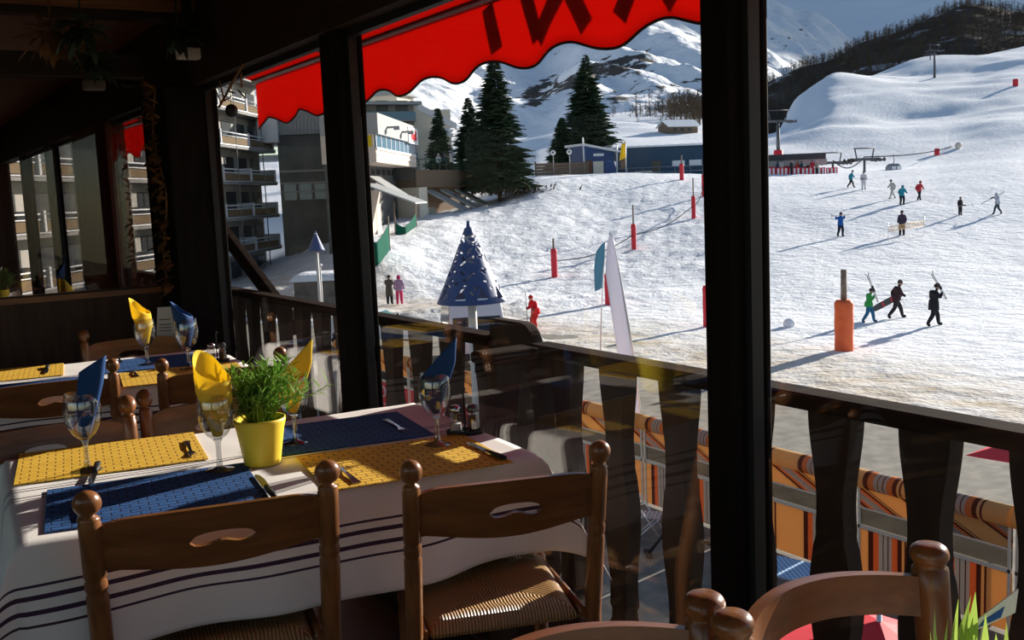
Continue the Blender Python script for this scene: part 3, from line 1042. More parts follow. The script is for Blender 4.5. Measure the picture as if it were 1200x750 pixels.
fork(near_px(222, 526), R(170), 'fork on the right end of the yellow mat at the back left')
knife(near_px(111, 556), R(165), 'dark handled knife on the left end of the yellow mat at the back left')
fork(near_px(406, 556), R(-8), 'fork on the left end of the yellow mat at the front right')
knife(near_px(570, 530), R(-4), 'dark handled knife on the right end of the yellow mat at the front right')
knife(near_px(311, 571), R(-8), 'dark handled knife on the right end of the blue mat at the front left')
fork(near_px(94, 598), R(-8), 'fork on the left end of the blue mat at the front left')
fork(near_px(463, 499), R(172), 'fork on the right end of the blue mat at the back right')
fork(near_px(158, 438), R(-8), 'fork on the left end of the yellow mat on the far table')
knife(near_px(55, 434), R(170), 'dark handled knife on the left end of the yellow mat on the far table')
fork(near_px(140, 422), R(172), 'fork on the blue mat on the far table')

# potted plant on the near table
q = on_z(308, 543, ZC)
t = thing('potted_plant', 'leafy green plant in a yellow pot in the middle of the near table', 'plant', (q.x, q.y, ZC))
b = MB(); b.lathe([(.044, 0), (.046, .004), (.060, .092), (.0655, .112), (.0655, .120), (.062, .120), (.058, .10), (.001, .095)], 32); b.build('pot', 'yellow_pot', t)
b = MB(); b.lathe([(.057, .096), (.057, .104), (.03, .109), (.001, .110)], 20); b.build('soil', 'soil', t)
b = MB(); st = MB()
rnd = random.Random(11)
for k in range(84):
    a = rnd.uniform(0, 2 * PI); sp_ = abs(rnd.gauss(0, .55)); L = rnd.uniform(.085, .185)
    d0 = Vector((math.cos(a) * math.sin(sp_ * .7), math.sin(a) * math.sin(sp_ * .7), math.cos(sp_ * .7)))
    base = Vector((math.cos(a) * .03 * rnd.random(), math.sin(a) * .03 * rnd.random(), .10))
    lean = Vector((RT.x, RT.y, 0)) * .07 * rnd.random()
    pts = [base, base + d0 * L * .5, base + d0 * L * .95 + lean + Vector((d0.x, d0.y, -.25)) * L * .15]
    st.tube(pts, [.0018, .0014, .0008], 4)
    nl = int(L / .0085)
    for j in range(nl):
        f = .25 + .75 * j / nl
        p = pts[0].lerp(pts[1], f * 2) if f < .5 else pts[1].lerp(pts[2], f * 2 - 1)
        ld = (d0 * .55 + rdir(-.4, .9) * .95)
        leaf_faces(b, p, ld, Vector((0, 0, 1)), rnd.uniform(.028, .052), rnd.uniform(.0055, .009))
lo = b.build('foliage', 'leaf', t)
st.build('stems', 'leaf', t)


# salt and pepper in a caddy
def cruets(px, py, where, gl):
    q = on_z(px, py, ZC)
    rz = -YAW
    t = thing('cruet_caddy', 'black caddy holding salt and pepper on the ' + where, 'caddy', (q.x, q.y, ZC), rz, 'salt and pepper caddies')
    b = MB(); b.lathe([(.001, 0), (.03, 0), (.03, .012), (.027, .012), (.027, .006), (.001, .006)], 20, mx=Matrix.Scale(1.75, 4, (1, 0, 0))); b.build('tray', 'black', t)
    b = MB(); b.tube([(0, 0, .004), (0, 0, .12), (.006, 0, .128), (0, 0, .136), (-.006, 0, .128), (0, 0, .12)], .0028, 6); b.build('handle', 'black', t)
    for s, content, nm, lab, hh in ((-1, 'salt', 'salt_shaker', 'glass salt shaker on the ' + where, .4), (1, 'pepper', 'pepper_shaker', 'glass pepper shaker on the ' + where, .75)):
        w = Matrix.Rotation(rz, 3, 'Z') @ Vector((s * .024, 0, 0))
        g = thing(nm, lab, 'shaker', (q.x + w.x, q.y + w.y, ZC + .0065), 0, nm.replace('_', ' ') + 's on the tables')
        b = MB(); b.lathe([(.001, 0), (.017, 0), (.018, .004), (.0165, .058), (.0150, .058), (.0165, .005), (.001, .003)], 8, smooth=False); b.build('bottle', 'goblet_glass', g)
        b = MB(); b.lathe([(.001, .004), (.0158, .005), (.0150, .058 * hh), (.001, .058 * hh)], 8); b.build('contents', content, g)
        b = MB(); b.lathe([(.0172, .056), (.0172, .066), (.013, .074), (.001, .076)], 16); b.build('cap', 'steel' if s < 0 else 'dark_steel', g)


cruets(545, 508, 'near table', 0)
cruets(255, 424, 'far table', 1)
# folded menu card on the far table
q = on_z(194, 402, ZC)
t = thing('menu_card', 'white folded menu card standing on the far table', 'card', (q.x, q.y, ZC), -YAW + R(8))
b = MB(); b.prism([(-.045, 0), (.045, 0), (.045, .17), (-.03, .17)], -.0006, .0006, 'XZ', mx=Matrix.Rotation(R(-9), 4, 'X')); b.build('front_page', 'paper_white', t)
b = MB(); b.prism([(-.045, 0), (.045, 0), (.045, .17), (-.03, .17)], .0534, .0546, 'XZ', mx=Matrix.Rotation(R(9), 4, 'X')); b.build('back_page', 'paper_white', t)
b = MB()
for zz in (.06, .075, .09, .115): b.bx(-.025, .03, -.0012, -.0007, zz, zz + .004, mx=Matrix.Rotation(R(-9), 4, 'X'))
b.build('print', 'dry_leaf', t)

# plant and card on the nearest table (bottom right corner)
t = thing('potted_plant', 'small plant with pale green pointed leaves at the bottom right corner', 'plant', (.965, .625, ZC))
b = MB(); b.lathe([(.034, 0), (.036, .004), (.045, .07), (.048, .085), (.044, .085), (.041, .07), (.001, .065)], 24); b.build('pot', 'yellow_pot', t)
b = MB()
for k in range(16):
    a = rnd.uniform(0, 2 * PI); sp_ = rnd.uniform(.05, .42)
    leaf_faces(b, Vector((.02 * math.cos(a), .02 * math.sin(a), .065)), Vector((math.cos(a) * sp_, math.sin(a) * sp_, 1)), Vector((math.cos(a), math.sin(a), .3)), rnd.uniform(.08, .155), rnd.uniform(.012, .017))
b.build('foliage', 'leaf_light', t)
mat('print_blue', (.03, .10, .35), .6, .2)
t = thing('table_card', 'white and blue printed card on a stick behind the small plant, bottom right corner', 'card', (1.012, .64, ZC), R(-28))
b = MB(); b.prism([(-.05, .150), (.025, .178), (.028, .205), (-.03, .165)], -.0008, .0008, 'XZ'); b.build('sheet', 'paper_white', t)
b = MB(); b.prism([(-.018, .164), (.008, .174), (.012, .186), (-.012, .172)], -.0016, -.0008, 'XZ'); k_ = MB(); k_.tube([(-.03, .002, 0), (-.01, .002, .165)], .0018, 6); k_.build('stick', 'trim_white', t); b.build('print', 'print_blue', t)
# ------------------------------------------------------------------ terrain
# u = bearing measured as tangent*1200+600 from the level view axis, t = distance along that axis
ZPL = -4.8
COLS = {
    -500: [(18, ZPL), (60, ZPL), (95, ZPL), (130, -1), (200, 4), (540, 25)],
    250: [(18, ZPL), (60, ZPL), (95, -4.6), (130, -1), (200, 4), (540, 25)],
    400: [(18, ZPL), (58, ZPL), (70, -3.6), (90, -2.2), (130, 0), (200, 4), (540, 25)],
    440: [(18, ZPL), (62, ZPL), (74, -2.2), (90, -1.2), (130, 0), (200, 4), (540, 25)],
    520: [(18, ZPL), (62, ZPL), (73, -3.5), (85, -1.6), (105, -.3), (130, .2), (200, 5), (540, 30)],
    580: [(18, ZPL), (62, ZPL), (73, -3.9), (85, -2.3), (105, .2), (118, 1.1), (132, 1.3), (200, 6), (540, 30)],
    640: [(18, ZPL), (62, ZPL), (73, -4.0), (85, -2.3), (100, -.1), (117, 3.0), (122, 3.3), (132, 3.2), (180, 8), (540, 30)],
    720: [(18, ZPL), (56, ZPL), (72, -4.0), (85, -2.5), (100, -.5), (118, 2.8), (124, 3.3), (134, 3.3), (150, 5), (190, 10), (540, 40)],
    830: [(18, ZPL), (50, ZPL), (60, -4.5), (72, -3.6), (86, -2.0), (103, .2), (118, 2.2), (126, 2.7), (136, 2.8), (150, 5), (190, 10), (300, 18), (540, 40)],
    900: [(18, ZPL), (45, ZPL), (60, -4.2), (76, -2.7), (86, -1.5), (103, .4), (118, 1.9), (126, 2.3), (150, 3.0), (170, 4.5), (200, 8), (230, 11), (252, 13.4), (262, 13), (330, 4), (540, 4)],
    940: [(18, ZPL), (45, ZPL), (60, -4.1), (76, -2.7), (86, -1.4), (103, .45), (118, 1.7), (126, 2.2), (136, 2.2), (150, 2.8), (170, 4.2), (200, 8.5), (245, 15.5), (290, 24.5), (300, 24), (380, 12), (540, 12)],
    985: [(18, ZPL), (45, ZPL), (60, -4.1), (76, -2.7), (86, -1.3), (103, .5), (118, 1.6), (126, 2.1), (136, 2.0), (150, 2.6), (170, 4), (200, 9), (260, 22), (330, 36), (340, 35.5), (420, 20), (540, 20)],
    1095: [(18, ZPL), (45, ZPL), (60, -4.0), (76, -2.6), (86, -1.2), (103, .7), (118, 1.9), (126, 2.4), (136, 2.0), (150, 2.4), (170, 3.8), (200, 9), (280, 24), (330, 33), (370, 42), (385, 44), (400, 43), (540, 25)],
    1200: [(18, ZPL), (45, ZPL), (60, -4.1), (76, -2.6), (86, -1.2), (103, 1.0), (118, 2.6), (126, 3.1), (136, 2.5), (150, 2.9), (170, 4.6), (200, 9.5), (280, 25), (360, 40), (420, 51), (435, 50), (540, 30)],
    1500: [(18, ZPL), (45, ZPL), (60, -4.1), (76, -2.6), (86, -1.2), (103, 1.0), (118, 2.6), (126, 3.3), (136, 2.7), (150, 3.0), (170, 4.6), (200, 9.5), (280, 27), (360, 45), (420, 60), (435, 60), (540, 40)],
}


def pchip(xs, ys, xq):
    xs, ys, xq = np.asarray(xs, float), np.asarray(ys, float), np.asarray(xq, float)
    hh_ = np.diff(xs); dl = np.diff(ys) / hh_
    dd = np.zeros_like(ys)
    for i in range(1, len(xs) - 1):
        if dl[i - 1] * dl[i] > 0:
            w1, w2 = 2 * hh_[i] + hh_[i - 1], hh_[i] + 2 * hh_[i - 1]
            dd[i] = (w1 + w2) / (w1 / dl[i - 1] + w2 / dl[i])
    dd[0], dd[-1] = dl[0], dl[-1]
    i = np.clip(np.searchsorted(xs, xq) - 1, 0, len(xs) - 2)
    s = np.clip((xq - xs[i]) / hh_[i], 0, 1)
    h00, h10, h01, h11 = (1 + 2 * s) * (1 - s) ** 2, s * (1 - s) ** 2, s * s * (3 - 2 * s), s * s * (s - 1)
    return h00 * ys[i] + h10 * hh_[i] * dd[i] + h01 * ys[i + 1] + h11 * hh_[i] * dd[i + 1]


def surface_table(cols, ts, us):
    U = sorted(cols)
    A = np.array([pchip([p[0] for p in cols[u]], [p[1] for p in cols[u]], ts) for u in U])
    return np.array([pchip(U, A[:, j], us) for j in range(len(ts))]).T          # [u, t]


def fbm(x, y, z, o=4):
    return noise.fractal(Vector((x, y, z)), 1.0, 2.0, o)


def uv_to_xy(u, t):
    s = (u - 600) / FPX * t
    return (FH.x * t + RH.x * s, FH.y * t + RH.y * s)


def terrain(name, cols, ts, us, extra, mname):
    Z = surface_table(cols, ts, us)
    vs = []
    nu, ntt = len(us), len(ts)
    for i, u in enumerate(us):
        for j, t in enumerate(ts):
            x, y = uv_to_xy(u, t)
            vs.append((x, y, Z[i, j] + extra(u, t, x, y)))
    fs = [(i * ntt + j, (i + 1) * ntt + j, (i + 1) * ntt + j + 1, i * ntt + j + 1) for i in range(nu - 1) for j in range(ntt - 1)]
    b = MB(); b.add(vs, fs, 0, True)
    o = b.build(name, mname)
    struct(o)
    return o, np.array([v[2] for v in vs]).reshape(nu, ntt)


def sstep(a, b_, x):
    s = min(1, max(0, (x - a) / (b_ - a))); return s * s * (3 - 2 * s)


# snow: bumpy white, with a dirty track along the terrace
mt = mat('snow', (.86, .87, .90), .9, .02)
nt = mt.node_tree; b = nt.nodes['Principled BSDF']
tc = nt.nodes.new('ShaderNodeTexCoord'); sp = nt.nodes.new('ShaderNodeSeparateXYZ'); nt.links.new(tc.outputs['Object'], sp.inputs[0])


def ntex(nt, scale, detail=4, src=None, dist=0.0):
    n = nt.nodes.new('ShaderNodeTexNoise'); n.inputs['Scale'].default_value = scale; n.inputs['Detail'].default_value = detail; n.inputs['Distortion'].default_value = dist
    nt.links.new(src or tc.outputs['Object'], n.inputs['Vector']); return n.outputs['Fac']


n1 = ntex(nt, .22, 5)
xw = mnode(nt, 'MULTIPLY_ADD', n1, 9.0, sp.outputs['X'])           # wobbling X
band = mnode(nt, 'SUBTRACT', 1.0, mnode(nt, 'MULTIPLY', mnode(nt, 'ABSOLUTE', mnode(nt, 'SUBTRACT', xw, 30.0)), .16)); band = mnode(nt, 'MAXIMUM', band, 0.0)
n2 = ntex(nt, .9, 6)
dirt = mnode(nt, 'MULTIPLY', band, mnode(nt, 'MULTIPLY', n2, 1.3)); dirt = mnode(nt, 'MINIMUM', dirt, .75)
mpz = nt.nodes.new('ShaderNodeMapping'); mpz.inputs['Scale'].default_value = (1.0, .35, 1.0); nt.links.new(tc.outputs['Object'], mpz.inputs[0])
n3 = ntex(nt, 2.4, 5, mpz.outputs[0])
rp = nt.nodes.new('ShaderNodeValToRGB'); rp.color_ramp.elements[0].position = .60; rp.color_ramp.elements[1].position = .68
nt.links.new(n3, rp.inputs[0])
speck = mnode(nt, 'MULTIPLY', rp.outputs[0], mnode(nt, 'MULTIPLY', mnode(nt, 'MAXIMUM', band, .0), .35))
dirt = mnode(nt, 'ADD', dirt, speck)
mix = nt.nodes.new('ShaderNodeMix'); mix.data_type = 'RGBA'; mix.inputs[6].default_value = (.86, .87, .90, 1); mix.inputs[7].default_value = (.50, .40, .27, 1)
nt.links.new(dirt, mix.inputs[0]); nt.links.new(mix.outputs[2], b.inputs['Base Color'])
bh = mnode(nt, 'ADD', mnode(nt, 'MULTIPLY', ntex(nt, 1.3, 6), 1.0), mnode(nt, 'MULTIPLY', ntex(nt, 6.0, 4), .35))
bp = nt.nodes.new('ShaderNodeBump'); bp.inputs['Strength'].default_value = .55; bp.inputs['Distance'].default_value = .30
nt.links.new(bh, bp.inputs['Height']); nt.links.new(bp.outputs['Normal'], b.inputs['Normal'])


def field_extra(u, t, x, y):
    z = -.45 * (1 - sstep(21.6, 22.8, x + .5 * fbm(x * .4, y * .4, 2, 3)))
    k = 1 - sstep(130, 160, t)
    bank = sstep(58, 70, t) * (1 - sstep(112, 122, t)) * (1 - sstep(800, 900, u))
    z += .10 * fbm(x * .12, y * .12, 0) * k
    z += (.04 + .09 * bank) * fbm(x * .5, y * .5, 3.1, 4) * k
    if bank > 0: z += .12 * bank * fbm(x * 1.5, y * 1.5, 6, 4)
    # ploughed berm along the plaza on the left half
    berm = math.exp(-((t - 55 - 3 * math.sin(u * .01)) / 2.4) ** 2) * (1 - sstep(700, 860, u)) * .45
    z += berm * (1 + .5 * fbm(x * .8, y * .8, 9, 3))
    if t > 145:
        g = sstep(145, 210, t)
        # long traverses and drifts across the upper slope
        q = (x * .80 - y * .60) * .012
        s_ = (u - 600) / FPX * t
        z += g * (2.5 * fbm(s_ * .012 + t * .006, t * .020 - s_ * .008, 1, 4) + .62 * fbm(s_ * .035 - t * .02, t * .06, 5, 5))
    return z


TS = 18 * (540 / 18) ** (np.arange(331) / 330)
US = np.linspace(-380, 1480, 380)
SNOW, SZ = terrain('ground_snow', COLS, TS, US, field_extra, 'snow')


def ground_z(u, t):
    i = np.clip((u - US[0]) / (US[1] - US[0]), 0, len(US) - 1.001); j = np.clip(np.log(t / 18) / np.log(30) * 330, 0, 329.999)
    i0, j0 = int(i), int(j); a, c = i - i0, j - j0
    return SZ[i0, j0] * (1 - a) * (1 - c) + SZ[i0 + 1, j0] * a * (1 - c) + SZ[i0, j0 + 1] * (1 - a) * c + SZ[i0 + 1, j0 + 1] * a * c


def on_snow(px, py, t0=19.0, t1=520.0):
    """where the sight line through a pixel first meets the snow"""
    d = ray(px, py); k = d.dot(FH)
    t = t0
    while t < t1:
        p = EYE + d * (t / k)
        u = 600 + FPX * (p.dot(RH)) / t
        if p.z <= ground_z(u, t):
            return Vector((p.x, p.y, ground_z(u, t)))
        t *= 1.002
    return EYE + d * (t1 / k)


def snow_at(px, py, t):
    """point of the snow below the sight line at distance t"""
    p = at_depth(px, py, t)
    return Vector((p.x, p.y, ground_z(600 + FPX * p.dot(RH) / t, t)))


def hor(px):
    lo, hi = -2000.0, 2000.0
    for _ in range(50):
        mm = (lo + hi) / 2
        if ray(px, mm).z > 0: lo = mm
        else: hi = mm
    return lo


def zrow(u, y, t):
    return EYE.z + (hor(u) - y) / FPX * t


def ycols(rows, ts):
    return {u: [(t, zrow(u, y, t)) for t, y in zip(ts, ys)] for u, ys in rows.items()}


# street in front of the terrace
mat('asphalt', (.30, .275, .23), .9, .1, color2=(.19, .175, .15), scale=2.5, detail=8, bump=.3, bscale=40)
b = MB()
xs = [1.55, 6, 12, 15, 16.5, 18, 20, 60, 120]
b.bx(1.55, 150, -60, 160, ZPL - .30, ZPL - .08)
struct(b.build('ground_asphalt', 'asphalt'))
b = MB(); b.bx(1.40, 1.55, -20, 13.1, -5.0, -0.12); b.bx(1.52, 1.80, -20, 13.1, -.4, -.12)
struct(b.build('wall_facade', 'dark_wood'))

# ------------------------------------------------------------------ mountains
def snow_rock(name, snow, rock, scale, thr, attr=False):
    mt = mat(name, snow, .8, .1)
    nt = mt.node_tree; b = nt.nodes['Principled BSDF']
    tc = nt.nodes.new('ShaderNodeTexCoord')
    mp = nt.nodes.new('ShaderNodeMapping'); mp.inputs['Scale'].default_value = (1, 1, 2.6); mp.inputs['Rotation'].default_value = (R(12), R(-16), R(30)); nt.links.new(tc.outputs['Object'], mp.inputs[0])
    n = nt.nodes.new('ShaderNodeTexNoise'); n.inputs['Scale'].default_value = scale; n.inputs['Detail'].default_value = 9; n.inputs['Roughness'].default_value = .62; nt.links.new(mp.outputs[0], n.inputs['Vector'])
    v = n.outputs['Fac']
    if attr:
        at = nt.nodes.new('ShaderNodeAttribute'); at.attribute_name = 'rock'
        v = mnode(nt, 'ADD', v, mnode(nt, 'MULTIPLY', at.outputs['Fac'], .24))
    rp = nt.nodes.new('ShaderNodeValToRGB'); rp.color_ramp.elements[0].position = thr; rp.color_ramp.elements[1].position = thr + .035
    rp.color_ramp.elements[0].color = (*snow, 1); rp.color_ramp.elements[1].color = (*rock, 1)
    nt.links.new(v, rp.inputs[0]); nt.links.new(rp.outputs[0], b.inputs['Base Color'])
    bp = nt.nodes.new('ShaderNodeBump'); bp.inputs['Strength'].default_value = .6; bp.inputs['Distance'].default_value = 8
    n2 = nt.nodes.new('ShaderNodeTexNoise'); n2.inputs['Scale'].default_value = scale * 1.6; n2.inputs['Detail'].default_value = 6; nt.links.new(tc.outputs['Object'], n2.inputs['Vector'])
    nt.links.new(n2.outputs['Fac'], bp.inputs['Height']); nt.links.new(bp.outputs['Normal'], b.inputs['Normal'])


snow_rock('mountain_snow', (.86, .87, .90), (.085, .075, .065), .030, .655, True)
snow_rock('far_snow', (.84, .86, .90), (.12, .11, .11), .006, .68)
snow_rock('forest_floor', (.060, .047, .038), (.42, .42, .44), .03, .58)

TM = [470, 650, 900, 1250, 1700, 2300, 2900]
ROWS = {
    -300: [150, 110, 40, -50, -130, -210, -280],
    300: [150, 115, 55, -25, -105, -185, -255],
    400: [160, 122, 68, -8, -82, -155, -225],
    480: [165, 138, 88, 18, -55, -125, -195],
    560: [168, 150, 112, 52, -20, -92, -158],
    640: [172, 164, 142, 92, 18, -58, -128],
    700: [168, 145, 108, 58, -5, -75, -145],
    760: [164, 138, 105, 62, 12, -48, -110],
    830: [166, 140, 110, 76, 36, -16, -66],
    890: [175, 150, 124, 94, 64, 30, -3],
    930: [180, 162, 138, 110, 82, 49, 17],
    960: [185, 170, 150, 124, 96, 63, 27],
    998: [190, 178, 164, 146, 124, 95, 52],
    1040: [195, 188, 178, 166, 150, 128, 95],
    1150: [200, 196, 190, 182, 172, 160, 140],
}
MC = ycols(ROWS, TM)


def mtn_extra(u, t, x, y):
    g = sstep(480, 900, t)
    s_ = (u - 600) / FPX * t
    q = s_ * .0085 + t * .0022 + .8 * fbm(x * .003, y * .003, 5, 3)
    q -= math.floor(q)
    spur = (1 - q / .72) if q < .72 else (q - .72) / .28          # long flank to the right, short steep one to the left
    z = g * ((20 + .006 * t) * (spur - .5) * (.5 + .5 * fbm(x * .002, y * .002, 8, 2)) + (14 + .008 * t) * fbm(x * .0045, y * .0045, 1.7, 5) + 5 * fbm(x * .02, y * .02, 4, 4))
    z += 2.0 * fbm(x * .05, y * .05, 7, 3)
    return z


USM = np.linspace(-300, 1150, 290)
TSM = np.geomspace(470, 2920, 260)
MTN, MZ = terrain('mountain_snowy', MC, TSM, USM, mtn_extra, 'mountain_snow')
# bare rock strata: a band of cliffs on the near mountain
vals = []
co_ = np.zeros(len(MTN.data.vertices) * 3, dtype=np.float32); MTN.data.vertices.foreach_get('co', co_); co_ = co_.reshape(-1, 3)
P_ = co_.astype(float) - np.array(EYE)
dep = P_ @ np.array(FW); px_ = 600 + FPX * (P_ @ np.array(RT)) / dep; py_ = 375 - FPX * (P_ @ np.array(UP)) / dep
ln = (py_ - (112 - (px_ - 618) * .30)) / 15.0
rockv = np.exp(-ln ** 2) * ((px_ > 600) & (px_ < 775)) * np.clip((px_ - 600) / 25, 0, 1) * np.clip((775 - px_) / 25, 0, 1)
ln2 = (py_ - (118 - (px_ - 700) * .2)) / 14.0
rockv = rockv + .55 * np.exp(-ln2 ** 2) * ((px_ > 690) & (px_ < 900))
rockv = rockv + .35 * np.exp(-(((px_ - 925) / 35) ** 2 + ((py_ - 45) / 14) ** 2))
at = MTN.data.attributes.new('rock', 'FLOAT', 'POINT'); at.data.foreach_set('value', rockv.astype(np.float32))

TF = [3300, 3900, 4600, 5400]
FC = ycols({780: [120, 80, 30, -20], 900: [75, 45, 5, -30], 1000: [60, 25, -25, -70], 1100: [50, 0, -60, -110], 1200: [40, -25, -95, -160], 1500: [20, -80, -190, -280]}, TF)
FAR, _ = terrain('mountain_far', FC, np.linspace(3300, 5400, 90), np.linspace(780, 1500, 150), lambda u, t, x, y: 26 * fbm(x * .0022, y * .0022, 3, 5) + 6 * fbm(x * .012, y * .012, 1, 4), 'far_snow')

TW = [425, 470, 520, 570, 600, 640]
WR = {
    740: [190, 178, 170, 165, 162, 165],
    830: [185, 170, 155, 145, 140, 150],
    890: [182, 160, 138, 120, 108, 120],
    941: [170, 145, 118, 95, 84, 96],
    987: [150, 125, 98, 80, 68, 80],
    1013: [140, 110, 85, 66, 54, 66],
    1067: [125, 95, 70, 52, 41, 52],
    1107: [118, 88, 58, 36, 22, 34],
    1133: [112, 80, 48, 26, 14, 26],
    1200: [105, 75, 48, 30, 20, 32],
    1500: [100, 70, 40, 20, 5, 20],
}
WC = ycols(WR, TW)
UW, TWs = np.linspace(740, 1500, 140), np.linspace(425, 640, 60)
HILL, HZ = terrain('hill_wooded', WC, TWs, UW, lambda u, t, x, y: 3.0 * fbm(x * .02, y * .02, 8, 4), 'forest_floor')

# leafless wood: one mass of trees nobody could count
mat('bare_twigs', (.085, .066, .052), .9, .05, color2=(.13, .095, .065), scale=.05)


def bare_tree(b, base, h, rnd, nb=26):
    b.tube([base, base + Vector((rnd.uniform(-.2, .2), rnd.uniform(-.2, .2), h * .9))], [h * .018, h * .004], 3, cap=False, smooth=False)
    for k in range(nb):
        f = rnd.uniform(.15, .95)
        a = rnd.uniform(0, 2 * PI); L = h * (.36 * (1 - f * .55)) * rnd.uniform(.6, 1.1)
        p = base + Vector((0, 0, h * f * .9))
        d = Vector((math.cos(a), math.sin(a), rnd.uniform(.35, 1.1))).normalized()
        q = p + d * L
        s = d.cross(rdir()).normalized() * (h * .011)
        s2 = d.cross(s).normalized() * (h * .011)
        b.add([p + s, p - s, q, p + s2, p - s2], [(0, 1, 2), (3, 4, 2)])
        for j in range(2):
            p2 = p + d * L * rnd.uniform(.3, .8); d2 = (d + rdir() * .9).normalized(); q2 = p2 + d2 * L * .6
            s3 = d2.cross(rdir()).normalized() * (h * .008)
            b.add([p2 + s3, p2 - s3, q2], [(0, 1, 2)])


rnd = random.Random(5)
b = MB()
for k in range(4600):
    u, t = rnd.uniform(800, 1330), 430 + 190 * rnd.random() ** .8
    i, j = int((u - 740) / 760 * 139), int((t - 425) / 215 * 59)
    x, y = uv_to_xy(u, t)
    if fbm(x * .018, y * .018, 2, 3) < -.33: continue
    bare_tree(b, Vector((x, y, HZ[min(i, 139), min(j, 59)] - .3)), rnd.uniform(4.0, 8.0), rnd, 13)
o = b.build('bare_forest', 'bare_twigs')
tag(o, 'dark leafless wood covering the hill above the ski slope', 'forest', None, 'stuff')
b = MB()
for k in range(760):
    if k < 300: px, t = rnd.gauss(815, 24), rnd.uniform(300, 520)
    elif k < 520: px, t = rnd.gauss(822, 20), rnd.uniform(480, 800)
    else: px, t = rnd.uniform(690, 840), rnd.uniform(260, 720)
    x, y = uv_to_xy(px, t)
    z = ground_z(px, t) if t < 470 else MZ[int(np.clip((px + 300) / 5.017, 0, 289)), int(np.clip(math.log(t / 470) / math.log(2920 / 470) * 259, 0, 259))]
    if k >= 520 and fbm(x * .03, y * .03, 5, 3) < -.05: continue
    bare_tree(b, Vector((x, y, z - .3)), rnd.uniform(4, 11) if k < 520 else rnd.uniform(2, 5.5), rnd, 18)
o = b.build('bare_bushes', 'bare_twigs')
tag(o, 'leafless bushes and trees at the foot of the mountain beside the window post', 'bushes', None, 'stuff')

# ------------------------------------------------------------------ light
TOSUN_AZ, SUN_EL = R(79), R(15.5)
sun = bpy.data.lights.new('sun', 'SUN'); sun.energy = 11.5; sun.angle = R(.53); sun.color = (1.0, .93, .83)
so = bpy.data.objects.new('sun', sun); C.objects.link(so)
sd = Vector((math.sin(TOSUN_AZ) * math.cos(SUN_EL), math.cos(TOSUN_AZ) * math.cos(SUN_EL), math.sin(SUN_EL)))
so.rotation_euler = sd.to_track_quat('Z', 'Y').to_euler()
w = bpy.data.worlds.new('sky'); S.world = w; w.use_nodes = True
nt = w.node_tree; bg = nt.nodes['Background']
sk = nt.nodes.new('ShaderNodeTexSky'); sk.sky_type = 'NISHITA'; sk.sun_disc = False; sk.sun_elevation = SUN_EL; sk.sun_rotation = TOSUN_AZ; sk.altitude = 1400
nt.links.new(sk.outputs[0], bg.inputs['Color']); bg.inputs['Strength'].default_value = .17
S.view_settings.view_transform = 'Standard'; S.view_settings.look = 'None'; S.view_settings.exposure = 0; S.view_settings.gamma = 1; S.view_settings.use_curve_mapping = False
S.cycles.max_bounces = 10; S.cycles.transparent_max_bounces = 24; S.cycles.use_denoising = True
S.cycles.caustics_reflective = False
# ------------------------------------------------------------------ lower terrace along the street
XS = 12.75
CREAM, TAN, BROWN, ORANGE, GREY = (.70, .42, .17), (.60, .33, .13), (.12, .035, .02), (.62, .20, .06), (.42, .38, .34)
BANDS = [(0, CREAM), (.30, BROWN), (.325, CREAM), (.36, BROWN), (.42, ORANGE), (.50, GREY), (.54, BROWN), (.555, GREY), (.61, BROWN), (.625, GREY), (.68, ORANGE), (.76, BROWN), (.83, CREAM)]
stripes_mat('screen_stripes', 'Y', 1.30, BANDS, trans=.35)
stripes_mat('screen_fold_stripes', 'Y', 1.30, BANDS, trans=.35, slant=(-2.2, 'Z'))
mat('beige_rail', (.78, .70, .58), .5, .3)
mat('red_plastic', (.80, .03, .04), .5, .3)
mat('white_sign', (.85, .85, .85), .6, .2)


def windscreen(y0, y1, red=False):
    cy = (y0 + y1) / 2; L = (y1 - y0) / 2
    where = 'striped windbreak with a rolled top in the row on the lower terrace'
    t = thing('windbreak_screen', where if not red else 'windbreak with a red panel and white script below the railing', 'windbreak', (XS, cy, ZPL - .08), 0, 'striped windbreaks on the lower terrace' if not red else 'red windbreaks on the lower terrace')
    b = MB(); b.tube([(0, -L, 1.66), (0, L, 1.66)], .15, 16); b.build('fabric_roll', 'screen_stripes', t)
    b = MB(); b.bx(-.012, .012, -L, L, 1.20, 1.52); b.build('upper_fabric', 'screen_fold_stripes', t)
    b = MB(); b.bx(-.006, .006, -L, L, .90, 1.20); b.build('glass_band', 'tinted_glass', t)
    b = MB(); b.bx(-.03, .03, -L, L, .86, .92); b.bx(-.02, .02, -L, L, 1.18, 1.21); b.build('rail', 'beige_rail', t, bevel=.006)
    b = MB(); b.bx(-.010, .010, -L, L, .03, .86); b.build('lower_fabric', 'red_plastic' if red else 'screen_stripes', t)
    for s in (-1, 1):
        b = MB(); b.bx(-.03, .03, s * (L - .03) - .02, s * (L - .03) + .02, 0, 1.55); b.build('post', 'beige_rail', t)
    if red:
        b = MB()
        b.tube([(-.02, -L * .9, .22), (-.02, -L * .5, .34), (-.02, -L * .1, .22), (-.02, L * .4, .18), (-.02, L * .9, .34)], [.02, .05, .06, .05, .02], 6, flat=.2)
        for k in range(5):
            yy = L * (.7 - .34 * k)
            b.tube([(-.02, yy + .16 * math.cos(a * PI / 6), .56 + .15 * math.sin(a * PI / 6)) for a in range(2, 12)], .025, 5)
        b.build('white_script', 'white_sign', t)
    return t


yy = 5.2
while yy < 30:
    windscreen(yy, yy + 2.55, 19.0 < yy < 29.5); yy += 2.6


